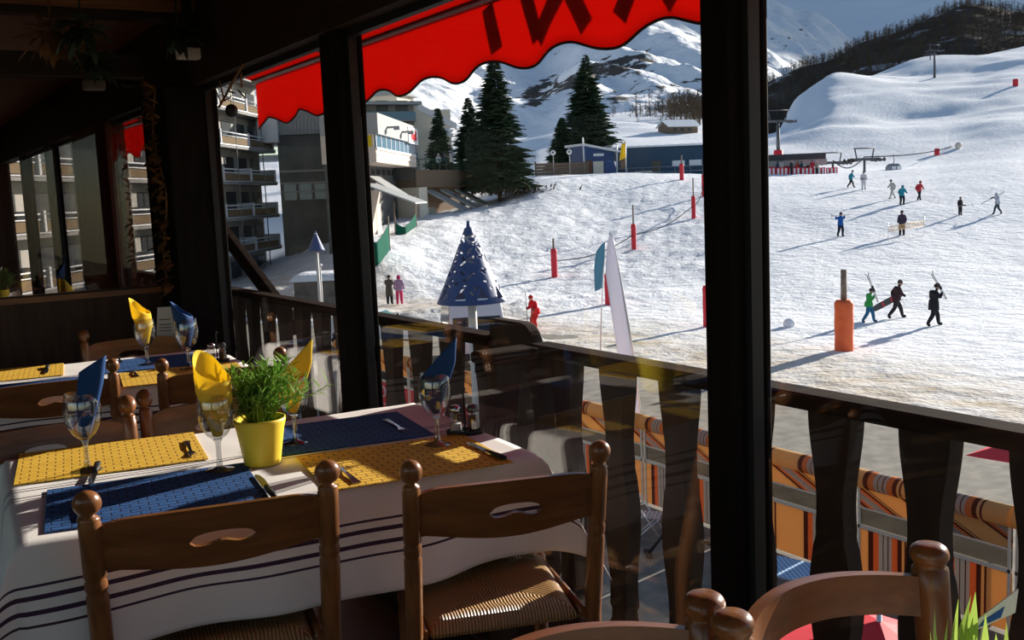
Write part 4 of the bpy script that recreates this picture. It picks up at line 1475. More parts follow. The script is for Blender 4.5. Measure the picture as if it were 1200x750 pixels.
def parasol(p, r, h, label, rot=0.0):
    t = thing('parasol', label, 'parasol', p, rot, 'red parasols on the lower terrace')
    b = MB(); b.tube([(0, 0, 0), (0, 0, h + .1)], .025, 8); b.build('pole', 'alu', t)
    b = MB(); vs = [(0, 0, h)]
    for k in range(4):
        a = PI / 4 + k * PI / 2; vs.append((r * 1.41 * math.cos(a), r * 1.41 * math.sin(a), h - .42))
    for k in range(4):
        a = k * PI / 2 + PI / 2; vs.append((r * math.cos(a), r * math.sin(a), h - .40))
    b.add(vs, [(0, 1, 5), (0, 5, 2), (0, 2, 6), (0, 6, 3), (0, 3, 7), (0, 7, 4), (0, 4, 8), (0, 8, 1)])
    b.build('canopy', 'red_plastic', t, solid=.004)
    b = MB()
    b.tube([(-r * .55, -r * .05, h - .19), (-r * .45, r * .10, h - .175), (-r * .30, -r * .02, h - .12)], .05, 6, flat=.3)
    b.tube([(-r * .55, -r * .25, h - .19), (-r * .62, r * .0, h - .23)], .06, 6, flat=.3)
    b.build('white_script', 'white_sign', t)
    b = MB(); b.lathe([(.28, 0), (.28, .06), (.05, .10), (.03, .3)], 16); b.build('base', 'grey_metal', t)
    return t


def at_z(px, py, z):
    return on_z(px, py, z)


q = at_z(1030, 742, ZPL + 2.2); parasol((q.x, q.y, ZPL - .08), .95, 2.4, 'red parasol with white lettering under the arch-backed chair', R(6))
q = at_z(1112, 752, ZPL + 2.2); parasol((q.x + 1.3, q.y - 1.4, ZPL - .08), .95, 2.4, 'red parasol beside the small plant at the bottom right corner', R(-8))
q = at_z(1165, 572, ZPL + 1.9); parasol((15.2, 8.6, ZPL - .08), .95, 2.35, 'red parasol across the windbreak at the right edge', R(4))


def cafe_table(p, label, cloth):
    t = thing('cafe_table', label, 'table', p, R(15), 'tables on the lower terrace')
    b = MB(); b.box((0, 0, .73), (.75, .75, .03)); b.build('tabletop', cloth, t, bevel=.006)
    b = MB(); b.tube([(0, 0, .03), (0, 0, .72)], .03, 8); b.build('pedestal', 'dark_steel', t)
    b = MB(); b.lathe([(.22, 0), (.22, .02), (.04, .05)], 16); b.build('base', 'dark_steel', t)


mt = mat('blue_check', (.25, .45, .70), .7, .2)
nt = mt.node_tree; ck = nt.nodes.new('ShaderNodeTexChecker'); ck.inputs['Scale'].default_value = 22; ck.inputs[1].default_value = (.14, .34, .62, 1); ck.inputs[2].default_value = (.62, .72, .82, 1)
tcc = nt.nodes.new('ShaderNodeTexCoord'); nt.links.new(tcc.outputs['Object'], ck.inputs[0]); nt.links.new(ck.outputs[0], nt.nodes['Principled BSDF'].inputs['Base Color'])
q = at_z(925, 666, ZPL + .66); cafe_table((q.x, q.y, ZPL - .08), 'small table with a blue checked top on the lower terrace, right of the window post', 'blue_check')
q = at_z(915, 712, ZPL + .66); cafe_table((q.x, q.y, ZPL - .08), 'small grey blue table on the lower terrace, nearest below the railing', 'grey_blue' if 'grey_blue' in M else mat('grey_blue', (.30, .36, .45), .3, .5) and 'grey_blue')

q = at_z(762, 632, ZPL - .08)
t = thing('folding_chair', 'folded metal terrace chair on the asphalt behind the balusters', 'chair', (q.x, q.y, ZPL - .08), R(40))
b = MB()
for s in (-1, 1):
    b.tube([(s * .22, -.28, 0), (s * .22, .25, .80)], .014, 6); b.tube([(s * .20, .28, 0), (s * .20, -.22, .46)], .014, 6)
b.tube([(-.22, .25, .80), (.22, .25, .80)], .014, 6); b.tube([(-.2, .28, .02), (.2, .28, .02)], .012, 6)
b.build('frame', 'alu', t)
b = MB()
for k in range(6): b.bx(-.21, .21, -.2 + k * .07, -.15 + k * .07, .45, .465)
b.build('seat', 'alu', t)
b = MB(); b.bx(-.22, .22, .20, .215, .62, .78); b.build('backrest', 'white_sign', t)
q = at_z(800, 648, ZPL - .08)
t = thing('metal_stand', 'dark bent metal bar lying on the asphalt left of the window post', 'stand', (q.x, q.y, ZPL - .08), R(-30))
b = MB(); b.tube([(-.6, 0, .02), (-.2, 0, .5), (.5, 0, .12), (.75, 0, .04)], .03, 8); b.build('bar', 'black', t)
b = MB(); b.box((-.6, 0, .02), (.1, .4, .04)); b.build('foot', 'black', t)

# ------------------------------------------------------------------ street things
mat('van_white', (.72, .73, .75), .3, .5)
mat('dark_glass', (.02, .025, .03), .08, .6)
mat('green_glass', (.06, .14, .11), .08, .6)
mat('tyre', (.02, .02, .02), .8, .2)


def wheel(t, x, y, r):
    b = MB(); b.lathe([(.001, -.11), (r * .6, -.11), (r, -.09), (r, .09), (r * .6, .11), (.001, .11)], 20, mx=Matrix.Translation((x, y, r)) @ Matrix.Rotation(PI / 2, 4, 'Y')); b.build('wheel', 'tyre', t)


def car(name, label, p, rz, W, L, H, van):
    t = thing(name, label, name, p, rz)
    w = W / 2
    if van:      # front faces local -Y
        prof = [(-L / 2, .35), (-L / 2, .95), (-L / 2 + .55, 1.15), (-L / 2 + 1.25, H - .22), (-L / 2 + 1.6, H), (L / 2 - .1, H), (L / 2, H - .3), (L / 2, .35)]
    else:
        prof = [(-L / 2, .3), (-L / 2, .75), (-L / 2 + 1.0, .9), (-L / 2 + 1.75, H - .03), (-L / 2 + 2.2, H), (L / 2 - .9, H - .05), (L / 2 - .1, .95), (L / 2, .8), (L / 2, .3)]
    b = MB()
    n = len(prof)
    vs = []
    for s in (-1, 1):
        for y, z in prof:
            k = max(0, (z - .9) / (H - .9)) if H > .9 else 0
            vs.append((s * w * (1 - .13 * k), y, z))
    b.add(vs, [tuple(range(n)), tuple(reversed(range(n, 2 * n)))] + [(i, i + n, (i + 1) % n + n, (i + 1) % n) for i in range(n)])
    b.build('body', 'van_white', t, bevel=.06)
    # windscreen and side windows
    if van:
        y0, z0, y1, z1 = -L / 2 + .58, 1.20, -L / 2 + 1.24, H - .30
    else:
        y0, z0, y1, z1 = -L / 2 + 1.03, .92, -L / 2 + 1.72, H - .07
    o = Vector((0, -(z1 - z0), (y1 - y0))).normalized() * .02
    k0, k1 = 1 - .13 * (z0 - .9) / (H - .9), 1 - .13 * (z1 - .9) / (H - .9)
    b = MB()
    vs = [Vector((-w * k0 * .90, y0, z0)), Vector((w * k0 * .90, y0, z0)), Vector((w * k1 * .86, y1, z1)), Vector((-w * k1 * .86, y1, z1))]
    b.add([v + o for v in vs] + [v - o for v in vs], [(0, 1, 2, 3), (7, 6, 5, 4), (0, 4, 5, 1), (1, 5, 6, 2), (2, 6, 7, 3), (3, 7, 4, 0)])
    b.build('windscreen', 'dark_glass' if van else 'green_glass', t)
    for s in (-1, 1):
        b = MB()
        ya, yb = y1 + .1, L / 2 - (.4 if van else 1.3)
        za, zb = (1.25 if van else .95), (H - .28 if van else H - .14)
        X = lambda z: s * w * (1 - .13 * (z - .9) / (H - .9))
        b.add([(X(za) * .985, ya - .35, za), (X(za) * .985, yb + .1, za), (X(zb) * .985, yb, zb), (X(zb) * .985, ya, zb), (X(za) * 1.012, ya - .35, za), (X(za) * 1.012, yb + .1, za), (X(zb) * 1.012, yb, zb), (X(zb) * 1.012, ya, zb)],
              [(0, 1, 2, 3), (7, 6, 5, 4), (0, 4, 5, 1), (1, 5, 6, 2), (2, 6, 7, 3), (3, 7, 4, 0)])
        b.build('side_window', 'dark_glass' if van else 'green_glass', t)
        b = MB(); b.box((s * (w + .13), y0 + .25, z0 + .12), (.20, .12, .30)); b.build('mirror', 'black', t, bevel=.03)
        for y in (-L / 2 + .85, L / 2 - .85): wheel(t, s * (w - .1), y, .34)
        b = MB(); b.box((s * w * .72, -L / 2 - .01, .75), (.35, .06, .2)); b.build('headlamp', 'alu', t, bevel=.02)
    b = MB(); b.box((0, -L / 2 - .03, .45), (W * .98, .14, .25)); b.build('bumper', 'black', t, bevel=.03)
    return t


def plaza(px, t):
    """point of the flat square below the sight bearing px at distance t"""
    u = px
    for _ in range(3):
        p = at_depth(px, hor(px) + 6.2 / t * FPX, t)
    return Vector((p.x, p.y, ZPL))


face = -YAW
q = plaza(553, 36.5); car('van', 'white van with a dark windscreen parked behind the blue metal tree', q + Vector((FH.x, FH.y, 0)) * 2.4, face + R(8), 2.15, 5.2, 2.45, True)
q = plaza(438, 44); car('car', 'white car parked behind the railing, only its roof and rear window showing', q, face + R(75), 1.75, 4.2, 1.45, False)

# blue metal tree: a pierced cone on a post
mat('tree_blue', (.055, .085, .22), .5, .4)
mat('post_white', (.62, .60, .58), .5, .3)


def metal_tree(px, ptop, pbot, wpx, t, label, big):
    top, bot = at_depth(px, ptop, t), at_depth(px, pbot, t)
    r = wpx / 2 / FPX * t; h = top.z - bot.z
    q = thing('metal_tree', label, 'sign', (bot.x, bot.y, ZPL), 0, None)
    zb = bot.z - ZPL
    b = MB()
    nu, nv = 60, 30
    rr = random.Random(4)
    holes = []
    if big:
        for k in range(190):
            holes.append((rr.random() * 2 * PI, rr.uniform(.12, .92), rr.uniform(.012, .028), rr.uniform(-1, 1)))
    nu, nv = (190, 110) if big else (36, 8)

    def P(i, j):
        v = j / nv
        rad = r * (1 - v) * (.93 + .07 * (1 - v)) + .10 * v * r
        th = 2 * PI * i / nu
        return (rad * math.cos(th), rad * math.sin(th), zb + v * h * .97)
    keep = []
    for i in range(nu):
        for j in range(nv):
            th, v = 2 * PI * (i + .5) / nu, (j + .5) / nv
            hole = False
            if big:
                for (ht, hv, hr, sl) in holes:
                    da = (th - ht + PI) % (2 * PI) - PI
                    dx = da * r * (1 - v); dz = (v - hv) * h
                    A = dx * math.cos(sl) + dz * math.sin(sl); B = -dx * math.sin(sl) + dz * math.cos(sl)
                    if (A / (hr * 2.6)) ** 2 + (B / (hr * 1.0)) ** 2 < 1 + 0: hole = True; break
                if .06 < v < .22 and abs(((th * 4.5 / PI) % 1) - .5) < .26 * (1 - (v - .06) / .18): hole = True
            if not hole: keep.append((i, j))
    idx = {}
    vs = []

    def V(i, j):
        i %= nu
        if (i, j) not in idx: idx[(i, j)] = len(vs); vs.append(P(i, j))
        return idx[(i, j)]
    fs = [(V(i, j), V(i + 1, j), V(i + 1, j + 1), V(i, j + 1)) for i, j in keep]
    b.add(vs, fs, 0, True)
    b.build('pierced_cone', 'tree_blue', q, solid=.012)
    b = MB(); b.tube([(0, 0, zb + h * .9), (0, 0, zb + h * 1.06)], [.07, .03], 8); b.build('tip', 'tree_blue', q)
    b = MB(); b.tube([(0, 0, -.1), (0, 0, zb + h * .95)], r * .13 if big else .07, 10); b.build('post', 'post_white', q)


metal_tree(553, 264, 354, 82, 22, 'blue metal tree with cut-out patterns on a pale post in front of the van', True)
metal_tree(371, 272, 294, 20, 46, 'small blue cone on a thin white pole in front of the snowy wall', False)
q = plaza(380, 48)
t = thing('lamp_post', 'thin white pole beside the small blue cone', 'pole', q)
b = MB(); b.tube([(0, 0, 0), (0, 0, 3.2)], .05, 8); b.build('pole', 'post_white', t)
b = MB(); b.ellipsoid((0, 0, 3.25), (.12, .12, .08)); b.build('cap', 'post_white', t)
# low wall with a snow cap
mat('rough_concrete', (.20, .185, .17), .9, .1, color2=(.11, .10, .095), scale=1.5, detail=8)
q = plaza(392, 58)
t = thing('low_wall', 'low concrete shed with a thick snow cap beside the small blue cone', 'shed', q, face + R(4))
b = MB(); b.bx(-2.2, .6, 0, 3, 0, 1.75); b.build('wall', 'rough_concrete', t)
b = MB(); b.grid(lambda u, v: (-2.5 + 3.3 * u, -.3 + 3.6 * v, 1.75 + .42 * (1 - abs(2 * u - 1) ** 6) * (1 - abs(2 * v - 1) ** 6)), 24, 16); b.build('snow_cap', 'snow', t)
# beach-flag banners
mat('flag_white', (.72, .72, .80), .8, .1, trans=.35)
mat('flag_teal', (.16, .36, .48), .8, .1, trans=.35)
mat('flag_yellow', (.85, .62, .03), .8, .1, trans=.3)


def feather_flag(px_tip, py_tip, px_b, t, w, mname, label, lower):
    tip = at_depth(px_tip, py_tip, t)
    bs = at_depth(px_b, 480, t)
    q = thing('feather_flag', label, 'flag', (bs.x, bs.y, ZPL), face, 'feather flags on the snow')
    H = tip.z - ZPL; dx = (tip - bs).dot(RH)
    b = MB()

    def pole(v): return Vector((dx * v ** 1.6 + .04, 0, H * v))
    b.tube([pole(k / 16) for k in range(17)], [.03 - .018 * k / 16 for k in range(17)], 6); b.build('pole', 'alu', q)
    b = MB()

    def fn(u, v):
        f = lower + (1 - lower) * v
        p = pole(f)
        ww = w * min(1, (1 - v) * 5 + .03) ** .55 * (.82 + .18 * math.sin(PI * v))
        return (p.x - ww * u * .75, p.y + .10 * ww * math.sin(u * 4 + v * 7) + .45 * ww * u, p.z - .12 * u * (1 - v))
    b.grid(fn, 8, 40); b.build('sail', mname, q, solid=.003)


feather_flag(715, 274, 750, 24, .46, 'flag_white', 'white feather flag standing on the square left of the window post', .08)
feather_flag(708, 284, 704, 34, .40, 'flag_teal', 'teal feather flag partly hidden behind the white flag', .66)

# ------------------------------------------------------------------ padded poles on the slope
mat('rope_dark', (.02, .02, .022), .95, .0)
mat('pad_red', (.62, .03, .05), .6, .3)
mat('pad_orange', (.78, .16, .05), .6, .3, color2=(.70, .12, .04), scale=3)
mat('pole_wood', (.30, .24, .19), .8, .1, color2=(.18, .14, .11), scale=6)


def pad(px, pyb, pyt, pyp, wpx, mname, label, t=None):
    g = on_snow(px, pyb) if t is None else snow_at(px, pyb, t)
    tt = (g - EYE).dot(FH)
    H = (pyb - pyt) / FPX * tt; HP = (pyb - pyp) / FPX * tt; r = wpx / 2 / FPX * tt
    q = thing('padded_pole', label, 'pole', g - Vector((0, 0, .05)), random.uniform(0, 1), 'padded poles on the slope')
    b = MB()
    prof = [(r * .97, 0), (r, .04 * H), (r * .96, .3 * H), (r * 1.02, .55 * H), (r * .97, .8 * H), (r * 1.03, .93 * H), (r * .8, H), (r * .3, H)]
    b.lathe(prof, 18); b.build('pad', mname, q)
    if HP > H * 1.02:
        b = MB(); b.tube([(0, 0, H * .9), (0, 0, HP)], max(.05, r * .32), 8); b.build('pole', 'pole_wood', q)
    return g


G = []
G.append(pad(650, 325, 291, 279, 7.5, 'pad_red', 'red padded pole on the bank, above the skier in red'))
G.append(pad(743, 292, 262, 240, 6, 'pad_red', 'red padded pole with a dark top, halfway up the bank'))
G.append(pad(813, 256, 230, 209, 5, 'pad_red', 'red padded pole left of the window post, below the one beside it'))
G.append(pad(825, 230, 204, 190, 5, 'pad_red', 'red padded pole partly hidden by the window post'))
G.append(pad(799, 211, 192, 182, 5, 'pad_red', 'red padded pole in front of the long blue building'))
pad(714, 357, 319, 316, 10, 'pad_red', 'red padded pole behind the white feather flag')
pad(829, 383, 333, 333, 10, 'pad_red', 'large red pad half hidden at the left edge of the window post')
pad(989, 411, 349, 313, 22, 'pad_orange', 'big orange padded pole left of the three walkers')
pad(1098, 182, 174, 174, 6, 'pad_red', 'red pad on the slope above the skiers', )
pad(1190, 101, 93, 93, 6, 'pad_red', 'red pad high on the slope at the right edge')
for (a, c_) in ((0, 1), (1, 2), (2, 3)):
    b = MB(); p, q = G[a] + Vector((0, 0, 1.1)), G[c_] + Vector((0, 0, 1.1))
    b.tube([p.lerp(q, k / 12) - Vector((0, 0, .5 * math.sin(PI * k / 12))) for k in range(13)], .035, 5)
    tag(b.build('rope', 'rope_dark'), ['rope strung between the red poles lowest on the bank', 'rope strung between the red poles in the middle of the bank', 'rope strung between the red poles nearest the window post'][a], 'rope')
# ball of snow
g = on_snow(925, 383); b = MB(); b.ellipsoid((0, 0, .12), (.28, .26, .24), 14, 10); tag(b.build('snow_lump', 'snow', None, g), 'lump of snow left of the big orange pole', 'snow lump')

# ------------------------------------------------------------------ fir trees
mat('fir_needles', (.040, .068, .036), .8, .1, color2=(.022, .040, .026), scale=.8, trans=.1)
mat('fir_bark', (.06, .04, .03), .9, .1)


def fir(px, pb, pt, wpx, label, t=None, seed=1, group='dark fir trees', lean=0):
    g = on_snow(px, pb) if t is None else snow_at(px, pb, t)
    tt = (g - EYE).dot(FH)
    top = at_depth(px + lean, pt, tt)
    H = top.z - g.z; W = wpx / FPX * tt / 2
    rr = random.Random(seed)
    q = thing('fir_tree', label, 'tree', g - Vector((0, 0, .2)), 0, group)
    b = MB(); b.tube([(0, 0, 0), (0, 0, H * .5), (0, 0, H * .98)], [H * .016, H * .010, H * .002], 8); b.build('trunk', 'fir_bark', q)
    b = MB()
    n = 620
    for k in range(n):
        f = .14 + .86 * (k / n) ** 1.0
        z = H * f
        L = W * (1 - f) ** .80 * (.70 + .42 * rr.random()) * (1.0 if f > .12 else .75) + .12
        a = rr.uniform(0, 2 * PI)
        d = Vector((math.cos(a), math.sin(a), 0)); s = Vector((-d.y, d.x, 0))
        droop = -.26 * L * (1 - .6 * f); up = .10 * L
        p0 = Vector((0, 0, z)); p1 = p0 + d * L * .55 + Vector((0, 0, droop * .55)); p2 = p0 + d * L + Vector((0, 0, droop + up * .5))
        # a spray: a spine with needled side shoots hanging either side
        w0 = L * .17 + .06
        b.add([p0, p1 + s * w0 + Vector((0, 0, -w0 * .5)), p1 - s * w0 + Vector((0, 0, -w0 * .5)), p2, p1 + Vector((0, 0, w0 * .25))], [(0, 1, 4), (0, 4, 2), (1, 3, 4), (4, 3, 2)])
        for j in range(7):
            m_ = .25 + .75 * rr.random(); sd_ = rr.choice((-1, 1))
            p = p0.lerp(p2, m_); ll = L * .30 * (1.15 - m_) + .22
            e = p + s * sd_ * ll + d * ll * .7 + Vector((0, 0, -ll * rr.uniform(.1, .6)))
            c1 = p + d * .12 * ll + Vector((0, 0, -.26 * ll)); c2 = p - d * .10 * ll + Vector((0, 0, .05 * ll))
            b.add([p + d * ll * .16, p - d * ll * .16, e, c1], [(0, 1, 2), (0, 2, 3)])
    b.build('needles', 'fir_needles', q)
    return g


fir(586, 236, 61, 112, 'tallest dark fir in the middle of the picture', None, 1)
fir(554, 236, 112, 78, 'dark fir crowded against the left of the tallest fir', 128, 2)
fir(517, 214, 124, 60, 'small dark fir on the left, above the walkway', 122, 3)
fir(690, 190, 62, 92, 'tall dark fir behind the blue kiosk', 150, 4)
fir(660, 190, 136, 54, 'low dark fir at the left foot of the one behind the kiosk', 146, 5)
# ground cover under the tallest fir
b = MB()
g = on_snow(606, 230)
for k in range(260):
    v = Vector((rnd.gauss(0, 2.6), rnd.gauss(0, 1.2), rnd.uniform(0, .5)))
    leaf_faces(b, g + v, rdir(0, 1), Vector((0, 0, 1)), .9, .25)
tag(b.build('undergrowth', 'bare_twigs'), 'brown undergrowth on the snow right of the tallest fir', 'undergrowth', None, 'stuff')
# ------------------------------------------------------------------ buildings
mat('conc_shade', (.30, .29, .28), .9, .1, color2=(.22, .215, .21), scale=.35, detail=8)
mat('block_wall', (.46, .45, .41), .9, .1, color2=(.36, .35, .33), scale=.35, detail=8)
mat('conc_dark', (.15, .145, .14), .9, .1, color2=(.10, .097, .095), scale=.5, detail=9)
mat('ribbed', (.34, .34, .34), .7, .2)
mat('pale_wall', (.60, .50, .42), .85, .1, color2=(.68, .57, .49), scale=.4)
mat('cream_wall', (.74, .66, .54), .85, .1)
mat('balcony_white', (.70, .70, .72), .7, .2)
mat('balcony_brown', (.17, .12, .07), .8, .1)
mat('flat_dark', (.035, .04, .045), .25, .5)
mat('roof_dark', (.055, .06, .065), .7, .2)
mat('roof_grey', (.33, .34, .34), .6, .3)
mat('blue_clad', (.035, .075, .13), .6, .3)
mat('blue_bright', (.03, .07, .20), .6, .3)
mat('glass_blue', (.10, .20, .28), .15, .6)
mat('green_rail', (.02, .07, .045), .5, .3)
mat('brown_deck', (.20, .14, .10), .8, .1)
mat('red_sign', (.75, .03, .05), .6, .2)
mat('net_green', (.012, .13, .085), .8, .1, trans=.3)


def frame_at(px, t):
    """empty-able frame on the level: local x = right across the view, y = away"""
    p = at_depth(px, 240, t)
    return Vector((p.x, p.y, 0))


# apartment block with stacked balconies, its front running away to the right
A0 = Vector((17.8, 72.9, ZPL)); AD = Vector((.588, .809, 0)); AN = Vector((.809, -.588, 0))
ang = math.atan2(AD.y, AD.x)
t = thing('apartment_block', 'tall grey apartment block with stacked balconies at the far left', 'building', A0, ang)
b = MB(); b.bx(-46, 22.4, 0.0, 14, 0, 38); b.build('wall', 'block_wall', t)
FLH = 2.85
for k in range(1, 13):
    z = k * FLH - .6
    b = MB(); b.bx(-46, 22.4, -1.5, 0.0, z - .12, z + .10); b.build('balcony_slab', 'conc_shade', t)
    q = MB()
    for x0 in np.arange(-46, 22, 6.8):
        q.bx(x0 + .15, x0 + 6.2, -1.5, -1.44, z + .22, z + .72)
    q.build('balcony_front', 'balcony_brown', t)
    q = MB()
    for x0 in np.arange(-46, 22, 6.8):
        q.tube([(x0, -1.48, z + 1.08), (x0 + 6.3, -1.48, z + 1.08)], .05, 5); q.tube([(x0, -1.48, z + .80), (x0 + 6.3, -1.48, z + .80)], .035, 5)
    q.tube([(-46, -1.52, z + .12), (22.4, -1.52, z + .12)], .06, 4)
    q.build('balcony_rail', 'balcony_white', t)
for k, x0 in enumerate(np.arange(-46, 22.5, 6.8)):
    b = MB()
    for f in range(1, 13):
        z = f * FLH - .6
        b.bx(x0 - .10, x0 + .12, -1.5, 0, z, z + 1.25) if f % 1 == 0 else None
    b.build('balcony_divider', 'balcony_white', t)
    b = MB(); b.tube([(x0 + 3.4, -1.5, 0), (x0 + 3.4, -1.5, 36)], .05, 5); b.build('downpipe', 'conc_shade', t)
for k in range(0, 13):
    z = k * FLH - .5
    b = MB()
    for x0 in np.arange(-45, 22, 3.4):
        b.bx(x0, x0 + 2.3, -.06, 0.0, z + .2, z + 2.1)
    b.build('windows', 'flat_dark', t)

# concrete hall between the block and the post
p = frame_at(330, 92)
t = thing('concrete_hall', 'grey concrete hall with a ribbed top, left of the middle window post', 'building', (p.x, p.y, ZPL), face + R(6))
def zpx(px, y, tt): return at_depth(px, y, tt).z - ZPL
W_ = 5.8
zt_, zr_ = zpx(360, 123, 92), zpx(360, 157, 92)
b = MB(); b.bx(0, W_, 0, 6, 0, zr_); b.build('wall', 'conc_dark', t)
b = MB()
b.bx(0, W_, -.15, 6, zr_, zt_)
for x in np.arange(0, W_, .32): b.bx(x, x + .16, -.24, -.15, zr_, zt_)
b.build('ribbed_band', 'ribbed', t)
b = MB()
for zz in (zpx(360, 200, 92), zpx(360, 224, 92), zpx(360, 214, 92)): b.bx(0, W_, -.10, 0, zz - .08, zz + .08)
b.build('ledge', 'ribbed', t)
b = MB()
for x in np.arange(.3, W_ - 1, 1.35): b.bx(x, x + 1.1, -.05, .0, zpx(360, 214, 92) - 1.5, zpx(360, 214, 92) - .1)
b.build('windows', 'glass_blue', t)
b = MB(); b.bx(-.1, W_ + .1, -.25, 6, zt_, zt_ + .2); b.build('roof_edge', 'roof_grey', t)
b = MB(); b.bx(.5, W_, -.06, 0, 0, 2.4); b.build('shaded_doors', 'flat_dark', t)
b = MB(); b.bx(-1.5, .2, -1.2, 6, zpx(320, 168, 92), zpx(320, 128, 92)); b.build('white_end_panel', 'balcony_white', t)

# cantilevered hall with a lit side, long window and lamps
T0 = 82
c0 = at_depth(438, 132, T0)
sideD = (at_depth(486, 157, 101) - c0); sideD.z = 0
Ls = sideD.length; sa = math.atan2(sideD.y, sideD.x)
t = thing('cantilever_hall', 'pale hall with a long window and a red sign, right of the middle post', 'building', (c0.x, c0.y, ZPL), sa)
zt_ = c0.z - ZPL; zb_ = at_depth(438, 190, T0).z - ZPL; zw1 = at_depth(438, 157, T0).z - ZPL; zw0 = at_depth(438, 173, T0).z - ZPL
b = MB(); b.bx(0, Ls, 0, 4.4, zb_, zw0); b.bx(0, Ls, .15, 4.4, zw0, zw1); b.build('lower_wall', 'pale_wall', t)
b = MB(); b.bx(0, Ls, -.25, 4.4, zw1, zt_); b.build('fascia', 'ribbed', t)
b = MB(); b.bx(.3, Ls - .5, .02, .14, zw0, zw1); b.build('window_glass', 'glass_blue', t)
for x in np.arange(.3, Ls - .3, (Ls - .8) / 9):
    b = MB(); b.bx(x - .07, x + .07, -.03, .05, zw0, zw1); b.build('window_mullion', 'balcony_white', t)
b = MB(); b.bx(0, Ls - .3, -.10, .0, zw0 - .15, zw0 + .05); b.bx(0, Ls, -.05, 0, zb_ + .55, zb_ + .62); b.build('window_sill', 'balcony_white', t)
for x in (Ls * .20, Ls * .56):
    b = MB(); b.bx(x, x + .25, -.9, -.25, zt_ - 1.0, zt_ - .85); b.bx(x - .05, x + .45, -1.3, -.8, zt_ - 1.15, zt_ - .85); b.build('wall_lamp', 'grey_metal', t)
b = MB(); b.bx(Ls * .72, Ls * .99, -.33, -.25, zt_ - 1.75, zt_ - .25); sg = b.build('sign_board', 'white_sign', t)
put_text('sign_letters', 'ABSB', 1.35, .06, 'red_sign', sg, (Ls * .855, -.36, zt_ - 1.0), (PI / 2, 0, 0))
b = MB(); b.bx(-.04, 0, .3, 2.0, zw0 + .1, zw1 - .1); b.build('end_window', 'flag_yellow', t)
b = MB(); b.bx(Ls - .9, Ls + 1.6, .2, 5, zb_ - 1.2, zt_ - 1.9); b.build('recess_shade_block', 'flat_dark', t)  # solid block, the recess's shade put into its near-black colour
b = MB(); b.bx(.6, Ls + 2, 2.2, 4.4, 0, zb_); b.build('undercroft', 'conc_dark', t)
b = MB()
for x in np.arange(.8, Ls, 2.4): b.bx(x, x + 1.6, 2.15, 2.2, zb_ - .75, zb_ - .25)
b.build('undercroft_windows', 'flat_dark', t)
b = MB(); b.bx(1, 5.0, .9, 3, 0, zb_ - 2.2); b.build('entrance_wall', 'pale_wall', t)
# glass lean-to canopies under it
for i, (x0, x1, y0, y1, z1, z0) in enumerate(((-.5, 5.5, 1.2, -3.0, zb_ - 1.6, zb_ - 3.3), (6.0, 10.5, 2.0, -.5, zb_ - .9, zb_ - 2.6))):
    b = MB(); b.add([(x0, y0, z1), (x1, y0, z1), (x1, y1, z0), (x0, y1, z0), (x0, y0, z1 - .12), (x1, y0, z1 - .12), (x1, y1, z0 - .12), (x0, y1, z0 - .12)], [(3, 2, 1, 0), (4, 5, 6, 7), (0, 1, 5, 4), (1, 2, 6, 5), (2, 3, 7, 6), (3, 0, 4, 7)])
    b.build('lean_to_canopy', 'roof_grey', t)

# white flats with round balconies behind
T0 = 134
p = at_depth(483, 121, T0); z1 = p.z - ZPL
t = thing('white_flats', 'white apartment house with rounded balconies, half hidden behind the left firs', 'building', (p.x, p.y, ZPL), face + R(25))
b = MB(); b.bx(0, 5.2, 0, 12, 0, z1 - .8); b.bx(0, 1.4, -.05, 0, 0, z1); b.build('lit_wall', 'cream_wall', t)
b = MB()
b.add([(0, -.1, z1 + .4), (6.0, -.1, z1 - 2.6), (6.0, 12, z1 - 2.6), (0, 12, z1 + .4), (0, -.1, z1 - .5), (6.0, -.1, z1 - 3.5), (6.0, 12, z1 - 3.5), (0, 12, z1 - .5)], [(0, 1, 2, 3), (7, 6, 5, 4), (4, 5, 1, 0), (5, 6, 2, 1), (6, 7, 3, 2), (7, 4, 0, 3)])
b.build('roof', 'balcony_white', t)
for k in range(4):
    z = z1 - 3.3 - 2.7 * k
    b = MB(); b.lathe([(1.5, z - 1.1), (1.55, z - .9), (1.55, z), (1.45, z), (1.45, z - .9), (.01, z - 1.0)], 20, c=(3.9, -.2, 0)); b.build('round_balcony', 'balcony_white', t)
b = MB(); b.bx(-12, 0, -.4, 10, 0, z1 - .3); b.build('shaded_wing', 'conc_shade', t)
for k in range(6):
    z = z1 - 1.2 - 2.6 * k
    b = MB(); b.bx(-12, -.2, -1.6, -1.5, z - 1.0, z); b.build('balcony_glass', 'glass_blue', t)
    b = MB(); b.bx(-12, -.1, -1.6, -.4, z - 1.2, z - 1.0); b.build('balcony_slab', 'conc_shade', t)
    b = MB()
    for x in (-11, -8, -5, -2.4): b.bx(x, x + 1.6, -.46, -.4, z + .2, z + 1.5)
    b.build('windows', 'flat_dark', t)
b = MB(); b.bx(-12, .6, -1.9, 9, z1 - .3, z1 + .1); b.build('flat_roof', 'roof_grey', t)
t = thing('roof_house', 'small pale gabled house above the flat roofs, just under the awning edge', 'building', at_depth(447, 112, 160) - Vector((0, 0, 8)), face + R(-20))
b = MB(); b.bx(-4, 4, -3, 3, 0, 8); b.build('wall', 'cream_wall', t)
b = MB(); b.prism([(-4.6, 7.6), (4.6, 7.6), (0, 10.2)], -3.6, 3.6, 'XZ'); b.build('roof', 'roof_grey', t)
b = MB()
for x in (-2.5, .8): b.bx(x, x + 1.4, -3.05, -3, 5.4, 6.8)
b.build('windows', 'flat_dark', t)

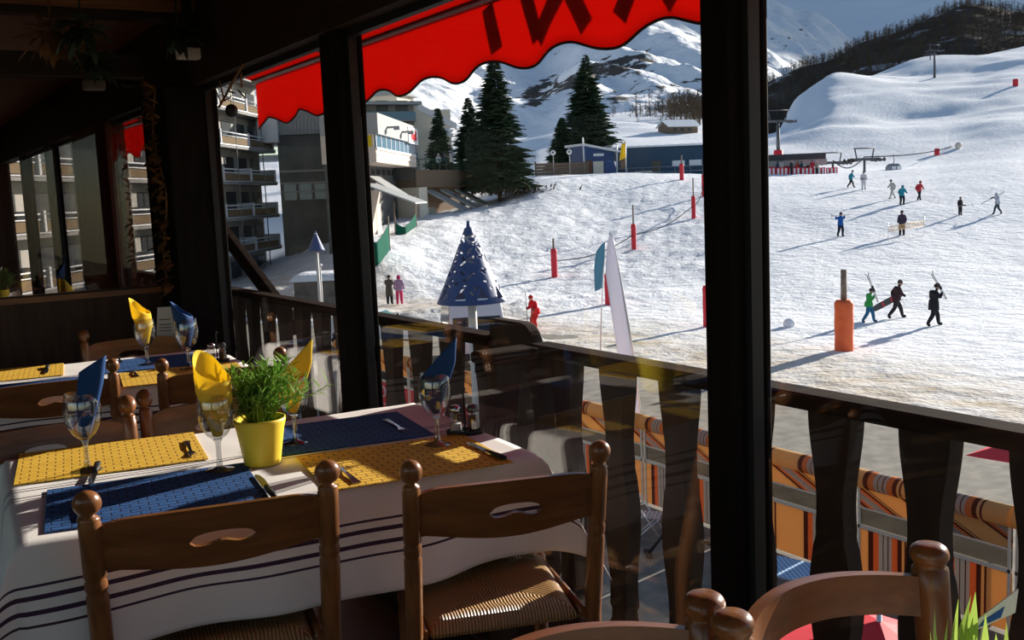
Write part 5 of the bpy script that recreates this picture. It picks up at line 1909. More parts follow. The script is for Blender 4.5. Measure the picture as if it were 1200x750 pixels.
# raised walkway with railing
T0 = 104
pa, pb = at_depth(480, 200, T0 - 4), at_depth(556, 200, T0 + 6)
d = pb - pa; d.z = 0; L = d.length
t = thing('raised_walkway', 'brown raised walkway with a railing crossing behind the firs', 'bridge', (pa.x, pa.y, ZPL), math.atan2(d.y, d.x))
z0, z1 = at_depth(515, 219, T0).z - ZPL, at_depth(515, 199, T0).z - ZPL
b = MB(); b.bx(1.0, L + 3, 0, 3, z0, z1); b.build('deck', 'brown_deck', t)
b = MB()
for x in np.arange(-2, L + 3, 1.2): b.bx(x, x + .07, 0, .07, z1, z1 + 1.05)
b.bx(-2, L + 3, 0, .07, z1 + .98, z1 + 1.08); b.bx(-2, L + 3, 0, .05, z1 + .5, z1 + .56)
b.build('railing', 'green_rail', t)
b = MB(); b.bx(.8, 2.2, -.4, 2.4, 0, z0); b.build('pillar', 'cream_wall', t)
b = MB(); b.bx(2.4, L + 2, 2.5, 2.8, 0, z0); b.build('back_wall', 'brown_deck', t)
b = MB(); b.bx(2.6, 5.5, 1.0, 2.5, 0, z0 - 2.0); b.build('low_hut', 'cream_wall', t)
for k in range(3):
    x = 3.2 + 2.6 * k
    b = MB(); b.add([(x, .5, z0 - .2), (x + 1.2, .5, z0 - .2), (x + 4.4, -3.2, z0 - 3.0), (x + 2.9, -3.2, z0 - 3.0), (x, .5, z0 - .4), (x + 1.2, .5, z0 - .4), (x + 4.4, -3.2, z0 - 3.2), (x + 2.9, -3.2, z0 - 3.2)], [(3, 2, 1, 0), (4, 5, 6, 7), (0, 1, 5, 4), (1, 2, 6, 5), (2, 3, 7, 6), (3, 0, 4, 7)])
    b.build('sloping_panel', 'roof_grey', t)

# green safety nets
for (pts, lab) in (([(434, 305), (441, 285), (447, 262)], 'tall green safety net standing on the snow beside the middle post'), ([(463, 264), (474, 258), (482, 246)], 'green safety net up by the pale hall')):
    gs = [snow_at(px, py, 70 if lab.startswith('tall') else 84) for px, py in pts]
    gs[-1] += Vector((FH.x, FH.y, 0)) * 4; gs[-1].z += .6
    t = thing('safety_net', lab, 'net', gs[0], 0, 'green safety nets')
    b = MB(); b.grid(lambda u, v: tuple((gs[0].lerp(gs[1], min(1, u * 2)).lerp(gs[2], max(0, u * 2 - 1)) - gs[0]) + Vector((0, 0, v * ((2.1 if lab.startswith('tall') else 1.1) - .5 * math.sin(PI * u))))), 16, 8); b.build('mesh', 'net_green', t, solid=.01)
    for g in (gs[0], gs[2]):
        b = MB(); q = g - gs[0]; b.tube([q, q + Vector((0, 0, 2.7))], .06, 6); b.build('pole', 'pole_wood', t)

# long blue building, kiosk, fence
T0 = 131
pa, pb = at_depth(722, 190, T0), at_depth(848, 190, T0 + 1)
d = pb - pa; d.z = 0; L = d.length
gz = at_depth(780, 207, T0).z - .6
t = thing('long_blue_building', 'long low dark blue building with a snowy roof behind the red poles', 'building', (pa.x, pa.y, gz), math.atan2(d.y, d.x))
H = at_depth(780, 171, T0).z - gz
b = MB(); b.bx(0, L, 0, 9, 0, H); b.build('wall', 'blue_clad', t)
b = MB(); b.grid(lambda u, v: (-.4 + (L + .8) * u, -.4 + 10 * v, H + .15 + .35 * math.sin(PI * v) ** .5), 20, 10); b.bx(-.4, L + .4, -.4, 9.4, H - .05, H + .16); b.build('snow_roof', 'snow', t)
b = MB()
for x in (7.2, 9.4): b.bx(x, x + 1.6, -.05, 0, H * .42, H * .58)
b.build('windows', 'white_sign', t)
b = MB(); b.bx(4.5, 5.8, -.06, 0, .3, H * .6); b.build('door', 'flat_dark', t)
b = MB()
for x in np.arange(-1, L, 2.0): b.tube([(x, -2.2, .2), (x, -2.2, 1.9)], .05, 5)
b.tube([(-1, -2.2, 1.8), (L, -2.2, 1.8)], .05, 5); b.tube([(-1, -2.2, 1.2), (L, -2.2, 1.2)], .04, 5)
b.build('railing', 'grey_metal', t)
for x in (2.6, 3.7):
    q = MB(); q.box((x, -1.6, .9), (1.0, .7, .8)); q.box((x, -1.6, 1.35), (1.05, .75, .08)); c_ = q.build('yellow_crate', 'cream_wall', None, (pa + d.normalized() * 0) * 0)
    c_.matrix_world = t.matrix_world
    c_.location = t.location; c_.rotation_euler = t.rotation_euler
    tag(c_, 'pale yellow crate in front of the long blue building, the %s of two' % ('left' if x < 3 else 'right'), 'crate', 'pale crates by the blue building')
T0 = 127
pa, pb = at_depth(685, 190, T0), at_depth(720, 190, T0 + 2)
d = pb - pa; d.z = 0; L = d.length; gz = at_depth(700, 204, T0).z - .5
t = thing('blue_kiosk', 'small blue kiosk with a sloping white roof edge in front of the tall fir', 'building', (pa.x, pa.y, gz), math.atan2(d.y, d.x))
Ha, Hb = at_depth(685, 171, T0).z - gz, at_depth(720, 178, T0).z - gz
b = MB(); b.prism([(0, 0), (L, 0), (L, Hb), (0, Ha)], 0, 3.5, 'XZ'); b.build('wall', 'blue_bright', t)
b = MB(); b.prism([(-.4, Ha + .02), (L + .7, Hb - .05), (L + .7, Hb + .18), (-.4, Ha + .28)], -.6, 4, 'XZ'); b.tube([(-.3, -.5, 0), (-.45, -.5, Ha + 1.0)], .10, 6); b.tube([(L, -.5, 0), (L + .1, -.5, Hb + .8)], .10, 6); b.build('white_frame', 'white_paint', t)
b = MB(); b.bx(L * .28, L * .62, -.06, 0, .2, Ha * .52); b.build('notice_boards', 'cream_wall', t)
b = MB(); b.bx(L * .68, L * .94, -.06, 0, .2, Hb * .62); b.build('door', 'glass_blue', t)
b = MB(); b.bx(L * .05, L * .25, -.06, 0, .2, Ha * .55); b.build('red_panel', 'brown_pier', t)
b = MB(); b.bx(L * .3, L * .64, -.05, 0, Ha * .68, Ha * .76); b.build('lettering', 'white_sign', t)
for i, px in enumerate((713, 718)):
    g = at_depth(px, 203, T0 - 2)
    q = MB(); q.lathe([(.35, 0), (.38, .1), (.40, 1.5), (.34, 1.7), (.05, 1.8)], 14); tag(q.build('blue_bin', 'blue_bright', None, (g.x, g.y, g.z - .3)), ['blue bin in front of the kiosk door', 'blue bin at the right corner of the kiosk'][i], 'bin', 'blue bins')
pa, pb = at_depth(640, 200, 123), at_depth(690, 200, 126)
d = pb - pa; d.z = 0; L = d.length; gz = at_depth(665, 205, 124).z - .6
t = thing('timber_fence', 'brown timber fence left of the blue kiosk', 'fence', (pa.x, pa.y, gz), math.atan2(d.y, d.x))
b = MB()
for k in range(5): b.bx(-1.5, L, -.04, .04, .3 + .36 * k, .62 + .36 * k)
b.build('boards', 'brown_deck', t)
for k in range(4):
    b = MB(); b.box((-1.4 + (L + 1.3) * k / 3, .08, 1.1), (.14, .14, 2.4)); b.build('post', 'brown_deck', t)
for i, (px, py) in enumerate(((648, 179), (667, 178))):
    p = at_depth(px, py, 122)
    g = ground_z(px, 122)
    t = thing('round_sign', ['round white sign on a post by the timber fence, the left one', 'round white sign on a post by the timber fence, the right one'][i], 'sign', (p.x, p.y, g - .1), face, 'round signs by the fence')
    h = p.z - g + .1
    b = MB(); b.tube([(0, 0, 0), (0, 0, h)], .05, 6); b.build('post', 'grey_metal', t)
    b = MB(); b.lathe([(.01, -.03), (.32, -.03), (.32, .03), (.01, .03)], 18, mx=Matrix.Translation((0, -.06, h)) @ Matrix.Rotation(PI / 2, 4, 'X')); b.build('disc', 'white_sign', t)
    b = MB(); b.lathe([(.01, -.02), (.12, -.02), (.12, .02), (.01, .02)], 12, mx=Matrix.Translation((0, -.10, h)) @ Matrix.Rotation(PI / 2, 4, 'X')); b.build('emblem', 'brown_pier', t)
# flags by the blue building
g = at_depth(734, 204, 124)
t = thing('flagpole', 'pole with yellow and dark flags at the left end of the long blue building', 'flag', (g.x, g.y, g.z - .4), face)
b = MB(); b.tube([(0, 0, 0), (0, 0, 4.4)], .06, 6); b.build('pole', 'alu', t)
b = MB(); b.grid(lambda u, v: (-.05 - .75 * u * (1 - .4 * v), .1 * math.sin(u * 5), 2.3 + 1.9 * v - .3 * u), 8, 8); b.build('yellow_flag', 'flag_yellow', t, solid=.02)
b = MB(); b.grid(lambda u, v: (-.05 - .6 * u, .1 * math.sin(u * 5) + .2, 1.2 + 1.0 * v - .3 * u), 8, 8); b.build('dark_flag', 'brown_deck', t, solid=.02)

# chalet on the white field
T0 = 196
p = at_depth(797, 170, T0); gz = ground_z(797, T0)
t = thing('chalet', 'small wooden chalet with a snowy roof above the long blue building', 'building', (p.x, p.y, gz - .3), face + R(20)); t.scale = (.72, .72, .72)
b = MB(); b.bx(-4.2, 4.2, -2, 4, 0, 1.9); b.prism([(-2, 1.9), (4, 1.9), (1, 3.4)], -4.2, 4.2, 'YZ'); b.build('wall', 'brown_deck', t)
b = MB()
for s in (0, 1):
    y0, y1 = (-2.6, 1.0) if s == 0 else (4.6, 1.0)
    b.add([(-4.8, y0, 1.75), (4.8, y0, 1.75), (4.8, y1, 3.55), (-4.8, y1, 3.55), (-4.8, y0, 2.0), (4.8, y0, 2.0), (4.8, y1, 3.8), (-4.8, y1, 3.8)], [(0, 1, 2, 3), (7, 6, 5, 4), (0, 4, 5, 1), (1, 5, 6, 2), (2, 6, 7, 3), (3, 7, 4, 0)])
b.build('roof', 'snow', t)
b = MB()
for x in (-3, -1, 1.2): b.bx(x, x + 1.1, -2.05, -2, .7, 1.5)
b.build('windows', 'flat_dark', t)
b = MB(); b.bx(4.2, 4.26, -1, 2.8, .3, 2.2); b.build('gable_end', 'pale_wall', t)

# lift station with crowd barriers
T0 = 130
pa, pb = at_depth(872, 196, T0), at_depth(965, 196, T0)
d = pb - pa; d.z = 0; L = d.length; gz = at_depth(920, 206, T0).z - .5
t = thing('lift_station', 'open lift station with a dark flat roof, right of the window post', 'building', (pa.x, pa.y, gz), math.atan2(d.y, d.x))
H = at_depth(920, 181, T0).z - gz
b = MB(); b.bx(-1, L, -1, 7, H - .75, H); b.build('roof', 'roof_dark', t)
b = MB(); b.bx(-1, L + .2, -.8, 6.8, H - 1.5, H - .75); b.build('fascia', 'ribbed', t)
b = MB(); b.bx(-1, L - .5, 5.5, 6, 0, H - 1.5); b.build('back_wall', 'flat_dark', t)
for x in np.arange(0, L, 3.4):
    b = MB(); b.bx(x, x + .25, -.5, -.25, 0, H - 1.5); b.build('column', 'roof_dark', t)
T0 = 127
pa = at_depth(895, 204, T0); pb = at_depth(982, 204, T0)
for k in range(6):
    p = pa.lerp(pb, (k + .5) / 6)
    t = thing('crowd_barrier', 'red and white barrier panel in the row before the lift station', 'barrier', (p.x, p.y, p.z - .45), face, 'red barriers before the lift station')
    w_ = (pb - pa).length / 12 * .94
    b = MB(); b.bx(-w_, w_, -.03, .03, .25, 1.25); b.build('panel', 'red_sign', t)
    b = MB()
    for j in range(3): b.bx(-w_ + .1 + j * w_ * .66, -w_ + .35 + j * w_ * .66, -.045, -.03, .35, 1.15)
    b.build('white_stripe', 'white_sign', t)
    b = MB(); b.bx(-w_, -w_ + .06, -.3, .3, 0, .25); b.bx(w_ - .06, w_, -.3, .3, 0, .25); b.build('foot', 'grey_metal', t)

# chairlift pylons, cable, cabin
mat('pylon', (.10, .10, .11), .6, .3)


def pylon(px, pb, pt, t0, label, arm, base_red=False, frame=False):
    g = snow_at(px, pb, t0)
    H = at_depth(px, pt, t0).z - g.z
    t = thing('lift_pylon', label, 'pylon', g - Vector((0, 0, .3)), face + R(15), 'chairlift pylons')
    b = MB(); b.tube([(0, 0, 0), (0, 0, H)], [H * .034 + .12, H * .022 + .10], 10); b.build('mast', 'pylon', t)
    b = MB(); b.box((0, 0, H), (arm * 2, .35, .35))
    for s in (-1, 1): b.box((s * arm, 0, H - .15), (.5, 2.6, .25))
    b.build('cross_arm', 'pylon', t)
    b = MB()
    for s in (-1, 1): b.tube([(s * arm * .55, 0, H), (s * arm * .7, 0, H + arm * .7)], .09, 5)
    b.tube([(-arm * .75, 0, H + arm * .7), (arm * .75, 0, H + arm * .7)], .08, 5)
    b.build('top_frame', 'pylon', t)
    for s in (-1, 1):
        for y in (-.9, 0, .9):
            q = MB(); q.lathe([(.02, -.06), (.25, -.06), (.25, .06), (.02, .06)], 12, mx=Matrix.Translation((s * (arm + .3), y, H - .1)) @ Matrix.Rotation(PI / 2, 4, 'Y')); q.build('sheave', 'black', t)
    if base_red:
        b = MB(); b.lathe([(.75, .2), (.8, .6), (.75, 2.2), (.5, 2.3)], 14); b.build('pad', 'pad_red', t)
    return at_depth(px, pt, t0)


P1 = pylon(912, 179, 140, 175, 'chairlift pylon with a red pad, rising behind the lift station', 2.6, True)
P2 = pylon(1013, 206, 184, 132, 'low lift pylon standing behind the couple in teal and white', 2.0)
P3 = pylon(976, 206, 188, 140, 'low lift pylon at the right end of the lift station', 1.9)
P4 = pylon(1095, 96, 58, 330, 'tall pylon standing high on the ski slope below the wood', 2.4)
P5 = pylon(1090, 84, 62, 366, 'slender pylon on the crest beside the tall one', 1.4)
for i, (a, c_) in enumerate(((P3, P2), (P2, at_depth(1150, 158, 215)))):
    b = MB(); b.tube([a.lerp(c_, k / 16) - Vector((0, 0, 1.2 * math.sin(PI * k / 16))) for k in range(17)], .07, 5)
    tag(b.build('lift_cable', 'rope_dark'), ['lift cable between the two low pylons', 'lift cable climbing from the low pylon past the cabin'][i], 'cable')
f_ = .38
c_ = at_depth(1047, 181, 150)
t = thing('cable_car_cabin', 'grey lift cabin hanging over the snow above the skiers', 'cabin', c_, face + R(10))
b = MB(); b.tube([(0, 0, 0), (.12, 0, -.9), (0, 0, -1.3)], .06, 6); b.build('hanger', 'pylon', t)
b = MB(); b.lathe([(.5, -2.9), (1.05, -2.75), (1.2, -2.2), (1.15, -1.7), (.8, -1.35), (.05, -1.28)], 4, mx=Matrix.Rotation(PI / 4, 4, 'Z'), smooth=False); b.build('shell', 'grey_metal', t, bevel=.1)
for s in (-1, 1):
    b = MB(); b.bx(s * .42 - .32, s * .42 + .32, -.90, -.80, -2.2, -1.7); b.build('window', 'white_sign', t)
b = MB(); b.bx(-.9, .9, -.86, -.80, -2.7, -2.3); b.build('door_panel', 'balcony_white', t)
g = on_snow(1123, 174); b = MB(); b.ellipsoid((0, 0, .5), (.6, .6, .6)); tag(b.build('marker_ball', 'cream_wall', None, g), 'small pale round marker on the slope, right of the red pad', 'marker')
# ------------------------------------------------------------------ people on the snow
mat('skin', (.50, .30, .22), .6, .3)
BODY_COL = {}


def pcol(c):
    k = 'cl_%02x%02x%02x' % tuple(int(q * 255) for q in c)
    if k not in M: mat(k, c, .8, .1)
    return k


JOINTS = ['pelvis', 'chest', 'neck', 'head', 'crown', 'shl', 'ell', 'hal', 'shr', 'elr', 'har', 'hil', 'knl', 'anl', 'tol', 'hir', 'knr', 'anr', 'tor']
RAD = dict(pelvis=.15, chest=.175, neck=.07, head=.10, crown=.085, shl=.085, ell=.065, hal=.05, shr=.085, elr=.065, har=.05, hil=.115, knl=.085, anl=.065, tol=.055, hir=.115, knr=.085, anr=.065, tor=.055)
EDG = [('pelvis', 'chest'), ('chest', 'neck'), ('neck', 'head'), ('head', 'crown'), ('chest', 'shl'), ('shl', 'ell'), ('ell', 'hal'), ('chest', 'shr'), ('shr', 'elr'), ('elr', 'har'),
       ('pelvis', 'hil'), ('hil', 'knl'), ('knl', 'anl'), ('anl', 'tol'), ('pelvis', 'hir'), ('hir', 'knr'), ('knr', 'anr'), ('anr', 'tor')]
BASE = dict(pelvis=(0, 0, .95), chest=(0, .01, 1.28), neck=(0, .02, 1.47), head=(0, .05, 1.60), crown=(0, .045, 1.69),
            shl=(-.20, 0, 1.40), ell=(-.27, -.02, 1.13), hal=(-.27, .10, .90), shr=(.20, 0, 1.40), elr=(.27, -.02, 1.13), har=(.27, .10, .90),
            hil=(-.11, 0, .88), knl=(-.12, .03, .50), anl=(-.13, 0, .09), tol=(-.14, .15, .05), hir=(.11, 0, .88), knr=(.12, .03, .50), anr=(.13, 0, .09), tor=(.14, .15, .05))
POSES = {
    'stand': {},
    'walk': dict(hil=(-.10, .02, .88), knl=(-.11, .24, .52), anl=(-.11, .34, .10), tol=(-.11, .50, .09), hir=(.10, -.02, .88), knr=(.11, -.10, .50), anr=(.11, -.38, .16), tor=(.11, -.27, .05),
                 chest=(0, .07, 1.27), neck=(0, .13, 1.45), head=(0, .18, 1.57), crown=(0, .19, 1.66), shl=(-.20, .06, 1.38), shr=(.20, .06, 1.38), ell=(-.27, -.10, 1.14), hal=(-.24, -.02, .92), elr=(.27, .16, 1.14), har=(.24, .34, 1.02)),
    'shoulder': dict(hil=(-.10, .02, .88), knl=(-.11, .22, .52), anl=(-.11, .28, .10), tol=(-.11, .44, .07), hir=(.10, -.02, .88), knr=(.11, -.08, .50), anr=(.11, -.32, .14), tor=(.11, -.20, .05),
                     chest=(0, .05, 1.27), neck=(0, .09, 1.46), head=(0, .13, 1.58), crown=(0, .14, 1.67), elr=(.30, .12, 1.20), har=(.20, .24, 1.42), ell=(-.27, .02, 1.13), hal=(-.25, .24, .98)),
    'across': dict(ell=(-.44, -.04, 1.30), hal=(-.42, -.02, 1.52), elr=(.44, -.04, 1.30), har=(.42, -.02, 1.52), knl=(-.13, .10, .50), anl=(-.14, .06, .09), tol=(-.15, .21, .05), knr=(.12, -.02, .50), anr=(.13, -.16, .10), tor=(.14, -.02, .05)),
    'photo': dict(elr=(.24, .20, 1.22), har=(.12, .34, 1.44), ell=(-.22, .20, 1.22), hal=(-.06, .34, 1.46)),
    'ski': dict(pelvis=(0, -.06, .86), chest=(0, .06, 1.17), neck=(0, .12, 1.36), head=(0, .17, 1.48), crown=(0, .18, 1.57), shl=(-.2, .07, 1.29), shr=(.2, .07, 1.29), ell=(-.32, .06, 1.05), hal=(-.32, .26, .98), elr=(.32, .06, 1.05), har=(.32, .26, .98),
                hil=(-.11, -.06, .80), knl=(-.13, .10, .46), hir=(.11, -.06, .80), knr=(.13, .10, .46)),
}


def skin_person(pose, cols, bulk=1.0):
    J = dict(BASE); J.update(POSES[pose])
    me = bpy.data.meshes.new('p')
    me.from_pydata([J[k] for k in JOINTS], [(JOINTS.index(a), JOINTS.index(c_)) for a, c_ in EDG], [])
    o = bpy.data.objects.new('p', me); C.objects.link(o)
    sk = o.modifiers.new('s', 'SKIN'); sk.use_smooth_shade = True
    sv = me.skin_vertices[0].data
    for i, k in enumerate(JOINTS):
        r = RAD[k] * (bulk if k not in ('head', 'crown', 'neck') else 1)
        sv[i].radius = (r, r * (.78 if k in ('pelvis', 'chest') else 1.0))
        sv[i].use_root = (i == 0)
    sb = o.modifiers.new('d', 'SUBSURF'); sb.levels = 2; sb.render_levels = 2
    dg = bpy.context.evaluated_depsgraph_get()
    nm = bpy.data.meshes.new_from_object(o.evaluated_get(dg))
    bpy.data.objects.remove(o); bpy.data.meshes.remove(me)
    # colour by the nearest limb
    nm.materials.clear()
    for c_ in cols: nm.materials.append(M[c_])
    seg = {('pelvis', 'chest'): 1, ('chest', 'neck'): 1, ('neck', 'head'): 0, ('head', 'crown'): 0, ('anl', 'tol'): 3, ('anr', 'tor'): 3}
    for e in EDG:
        if e not in seg: seg[e] = 2 if e[0] in ('pelvis', 'hil', 'knl', 'hir', 'knr') else 1
    for p in nm.polygons:
        c = p.center; best, bm_ = 1e9, 1
        for e, m_ in seg.items():
            a, d = Vector(J[e[0]]), Vector(J[e[1]])
            f = max(0, min(1, (c - a).dot(d - a) / (d - a).length_squared))
            dist = (c - a - (d - a) * f).length / (RAD[e[0]] + RAD[e[1]])
            if dist < best: best, bm_ = dist, m_
        for hnd in ('hal', 'har'):
            if (c - Vector(J[hnd])).length < .075: bm_ = 3
        p.material_index = bm_; p.use_smooth = True
    return nm, J


def person(g, yaw, h, pose, jacket, trousers, hat, label, boots=(.03, .03, .035), bulk=1.16, hood=False, coat=0.0):
    """g: ground point; yaw: heading of the face, 0 = away from the viewer, positive to the left"""
    nm, J = skin_person(pose, ['skin', pcol(jacket), pcol(trousers), pcol(boots)], bulk)
    t = thing('person', label, 'person', g - Vector((0, 0, .03)), face + yaw, 'people on the snow')
    s = h / 1.76; t.scale = (s, s, s)
    o = bpy.data.objects.new('body', nm); C.objects.link(o); o.parent = t
    hd = Vector(J['head']); cr = Vector(J['crown'])
    b = MB()
    if hood:
        b.ellipsoid(tuple(hd + Vector((0, -.03, .03))), (.125, .12, .15), 14, 10); nmn = 'hood'
    else:
        prof = [(.112, 0), (.118, .03), (.112, .08), (.08, .125), (.03, .145), (.02, .17), (.001, .175)]
        b.lathe(prof, 14, c=(cr.x, cr.y - .01, cr.z - .055)); nmn = 'hat'
    b.build(nmn, pcol(hat), t)
    # face: eyes, nose and mouth on the front of the head
    b = MB()
    fy = hd.y + .092
    for sx_ in (-1, 1): b.ellipsoid((hd.x + sx_ * .035, fy - .004, hd.z + .02), (.012, .008, .008), 8, 6)
    b.ellipsoid((hd.x, fy + .006, hd.z - .008), (.013, .018, .02), 8, 6); b.ellipsoid((hd.x, fy - .006, hd.z - .048), (.026, .008, .007), 8, 6)
    b.build('face', 'skin', t)
    # jacket hem: a short flared skirt over the hips
    b = MB()
    pv, chs = Vector(J['pelvis']), Vector(J['chest'])
    b.lathe([(.155 * bulk, .16), (.175 * bulk, .04), (.19 * bulk, -.10 - coat), (.18 * bulk, -.11 - coat), (.15 * bulk, .0)], 16, c=tuple(pv), mx=None, cap=False)
    b.build('jacket_hem', pcol(jacket), t)
    return t, J, s


def in_world(t, s, v, yaw):
    return t.location + Matrix.Rotation(face + yaw, 3, 'Z') @ (Vector(v) * s)


mat('ski_dark', (.05, .05, .055), .4, .5)
mat('ski_red', (.40, .04, .05), .4, .5)
mat('ski_pale', (.55, .52, .50), .4, .5)


def skis(p0, p1, label, mname, off=.05, wid=.055, name='skis', cat='skis'):
    """pair of skis from tail p0 to tip p1"""
    d = (p1 - p0); L = d.length; d.normalize()
    sd_ = d.cross(Vector((0, 0, 1))); sd_ = sd_.normalized() if sd_.length > .01 else RH.copy()
    n = sd_.cross(d)
    t = thing(name, label, cat, p0, 0, 'skis and boards carried on the snow')
    for k in (0, 1):
        b = MB()
        vs = []
        for i in range(13):
            f = i / 12; w_ = wid * (.85 + .3 * abs(2 * f - 1) ** 2) * (1 if f < .95 else .6) * .5
            c_ = d * L * f + n * (k * off - off / 2 + (.06 if f > .93 else 0) * (1 if k else -1))
            vs += [c_ + sd_ * w_, c_ - sd_ * w_, c_ - sd_ * w_ + n * .014, c_ + sd_ * w_ + n * .014]
        fs = []
        for i in range(12):
            for q in range(4): fs.append((i * 4 + q, i * 4 + (q + 1) % 4, i * 4 + 4 + (q + 1) % 4, i * 4 + 4 + q))
        fs += [(3, 2, 1, 0), (48, 49, 50, 51)]
        b.add(vs, fs); b.build('ski', mname, t)
        b = MB(); c_ = d * L * .45 + n * (k * off - off / 2); b.tube([c_ - d * .13 + n * .03, c_ + d * .15 + n * .03], .028, 6); b.build('binding', 'black', t)
    return t


LEFTW, RIGHTW, TOWARD, AWAY = PI / 2, -PI / 2, PI, 0.0
BLK = (.022, .022, .026)
# the three walkers
g = on_snow(1018, 378); yw = RIGHTW - .15
t, J, s = person(g, yw, 1.52, 'shoulder', (.04, .30, .07), (.03, .14, .26), (.06, .04, .05), 'walker in a green jacket and blue trousers, beside the orange pole', (.12, .03, .03))
hnd = in_world(t, s, J['har'], yw)
skis(hnd + RH * .14 - Vector((0, 0, .30)), hnd - RH * .34 + Vector((0, 0, .95)), 'dark skis on the shoulder of the walker in green', 'ski_dark')
g = on_snow(1050, 373); yw = RIGHTW
t, J, s = person(g, yw, 1.74, 'walk', (.055, .030, .035), (.035, .03, .035), (.10, .07, .06), 'walker in a dark maroon jacket carrying a snowboard, the middle of three')
hnd = in_world(t, s, J['hal'], yw) - FH * .25
q = thing('snowboard', 'dark red snowboard carried low by the middle walker', 'snowboard', hnd, 0, 'skis and boards carried on the snow')
d_ = (-RH * .85 - Vector((0, 0, .42))).normalized(); n_ = -FH.copy(); e_ = d_.cross(n_).normalized()
b = MB(); pl = []
for k in range(28):
    a = 2 * PI * k / 28; pl.append((.74 * abs(math.cos(a)) ** .6 * (1 if math.cos(a) > 0 else -1), .145 * abs(math.sin(a)) ** .5 * (1 if math.sin(a) > 0 else -1)))
b.prism(pl, -.008, .008, 'XY', mx=Matrix((d_, e_, d_.cross(e_))).transposed().to_4x4() @ Matrix.Translation((.42, .04, 0)) if True else None); b.build('deck', 'ski_dark', q)
b = MB()
for x in (.18, .62): b.box((x, .04, -.03), (.12, .2, .06), mx=Matrix((d_, e_, d_.cross(e_))).transposed().to_4x4())
b.build('binding', 'ski_red', q)
g = on_snow(1094, 382); yw = RIGHTW + .1
t, J, s = person(g, yw, 1.78, 'shoulder', BLK, (.025, .025, .03), (.02, .02, .022), 'walker all in black with skis, the rightmost of three', coat=.15)
hnd = in_world(t, s, J['har'], yw)
skis(hnd + RH * .18 - Vector((0, 0, .30)), hnd - RH * .48 + Vector((0, 0, .85)), 'dark skis on the shoulder of the walker in black', 'ski_dark')
# higher on the slope
g = on_snow(985, 277); yw = TOWARD + .5
t, J, s = person(g, yw, 1.78, 'across', (.02, .10, .36), (.02, .025, .05), (.03, .03, .05), 'walker in a bright blue jacket holding skis across the shoulders')
h1, h2 = in_world(t, s, J['hal'], yw), in_world(t, s, J['har'], yw); dd_ = (h2 - h1).normalized()
skis((h1 + h2) / 2 - dd_ * .9 + Vector((0, 0, .03)), (h1 + h2) / 2 + dd_ * .9 + Vector((0, 0, .03)), 'dark skis lying across the shoulders of the walker in blue', 'ski_dark')
g = on_snow(1057, 276)
person(g, AWAY, 1.80, 'stand', (.055, .045, .075), (.03, .03, .04), (.03, .03, .035), 'person in a dark purple jacket standing behind the yellow net barrier', bulk=1.22)
mat('net_yellow', (.85, .55, .25), .7, .2)
ga, gb = snow_at(1041, 277, 72), snow_at(1083, 272, 74)
t = thing('net_barrier', 'short yellow net barrier on two canes in front of the person in purple', 'barrier', ga, 0)
for q in (Vector(), gb - ga):
    b = MB(); b.tube([q, q + Vector((0, 0, 1.35))], .025, 5); b.build('cane', 'alu', t)
b = MB()
d_ = (gb - ga)
for k in range(12):
    c_ = d_ * ((k + .5) / 12) + Vector((0, 0, .85))
    b.tube([c_ + d_.normalized() * .12 * math.cos(a * PI / 5) + Vector((0, 0, .16 * math.sin(a * PI / 5))) for a in range(11)], .022, 4)
b.tube([Vector((0, 0, 1.02)), d_ + Vector((0, 0, 1.02))], .02, 4); b.tube([Vector((0, 0, .68)), d_ + Vector((0, 0, .68))], .02, 4)
b.build('netting', 'net_yellow', t)
g = on_snow(997, 220); yw = RIGHTW
person(g, yw, 1.75, 'walk', (.03, .24, .34), (.03, .03, .035), (.03, .12, .18), 'skier in a teal jacket and black trousers, the leftmost of the upper group')
g = on_snow(1012, 222); yw = TOWARD
t, J, s = person(g, yw, 1.76, 'stand', (.62, .62, .64), (.58, .58, .60), (.10, .09, .09), 'skier dressed all in white holding skis level, beside the one in teal')
hnd = in_world(t, s, (0, .22, 1.0), yw)
skis(hnd - RH * 1.0 + Vector((0, 0, .1)), hnd + RH * .9 - Vector((0, 0, .1)), 'pale skis held level by the skier in white', 'ski_pale')
g = on_snow(1046, 233); person(g, LEFTW + .3, 1.76, 'walk', (.48, .46, .45), (.55, .52, .48), (.12, .11, .11), 'skier in pale grey with a dark hat, left of the stooping one in teal')
g = on_snow(1057, 240); person(g, TOWARD, 1.80, 'ski', (.03, .25, .34), (.03, .03, .035), (.04, .22, .30), 'skier stooping in a teal jacket and hood, lower in the upper group', hood=True, bulk=1.2)
g = on_snow(1077, 235)
t, J, s = person(g, RIGHTW + .6, 1.74, 'walk', (.55, .05, .06), (.03, .03, .035), (.35, .04, .04), 'skier in a red jacket, the rightmost of the upper group')
skis(in_world(t, s, J['hal'], RIGHTW + .6) - RH * .6 + Vector((0, 0, .35)), in_world(t, s, J['hal'], RIGHTW + .6) + RH * .8, 'thin skis held by the skier in red', 'ski_dark', wid=.04)
g = on_snow(1125, 252)
t, J, s = person(g, TOWARD + .4, 1.42, 'stand', (.05, .035, .035), (.03, .025, .03), (.06, .04, .04), 'child in dark clothes standing alone on the slope')
skis(in_world(t, s, (0, .2, .85), TOWARD) - RH * .35, in_world(t, s, (0, .2, .85), TOWARD) + RH * 1.0 + Vector((0, 0, .1)), 'short pale skis held by the child in dark clothes', 'ski_pale', wid=.04)
g = on_snow(1169, 251); yw = LEFTW - .3
t, J, s = person(g, yw, 1.74, 'shoulder', (.50, .52, .60), (.09, .10, .12), (.55, .56, .62), 'skier in a pale grey jacket at the far right of the slope', hood=True)
hnd = in_world(t, s, J['har'], yw)
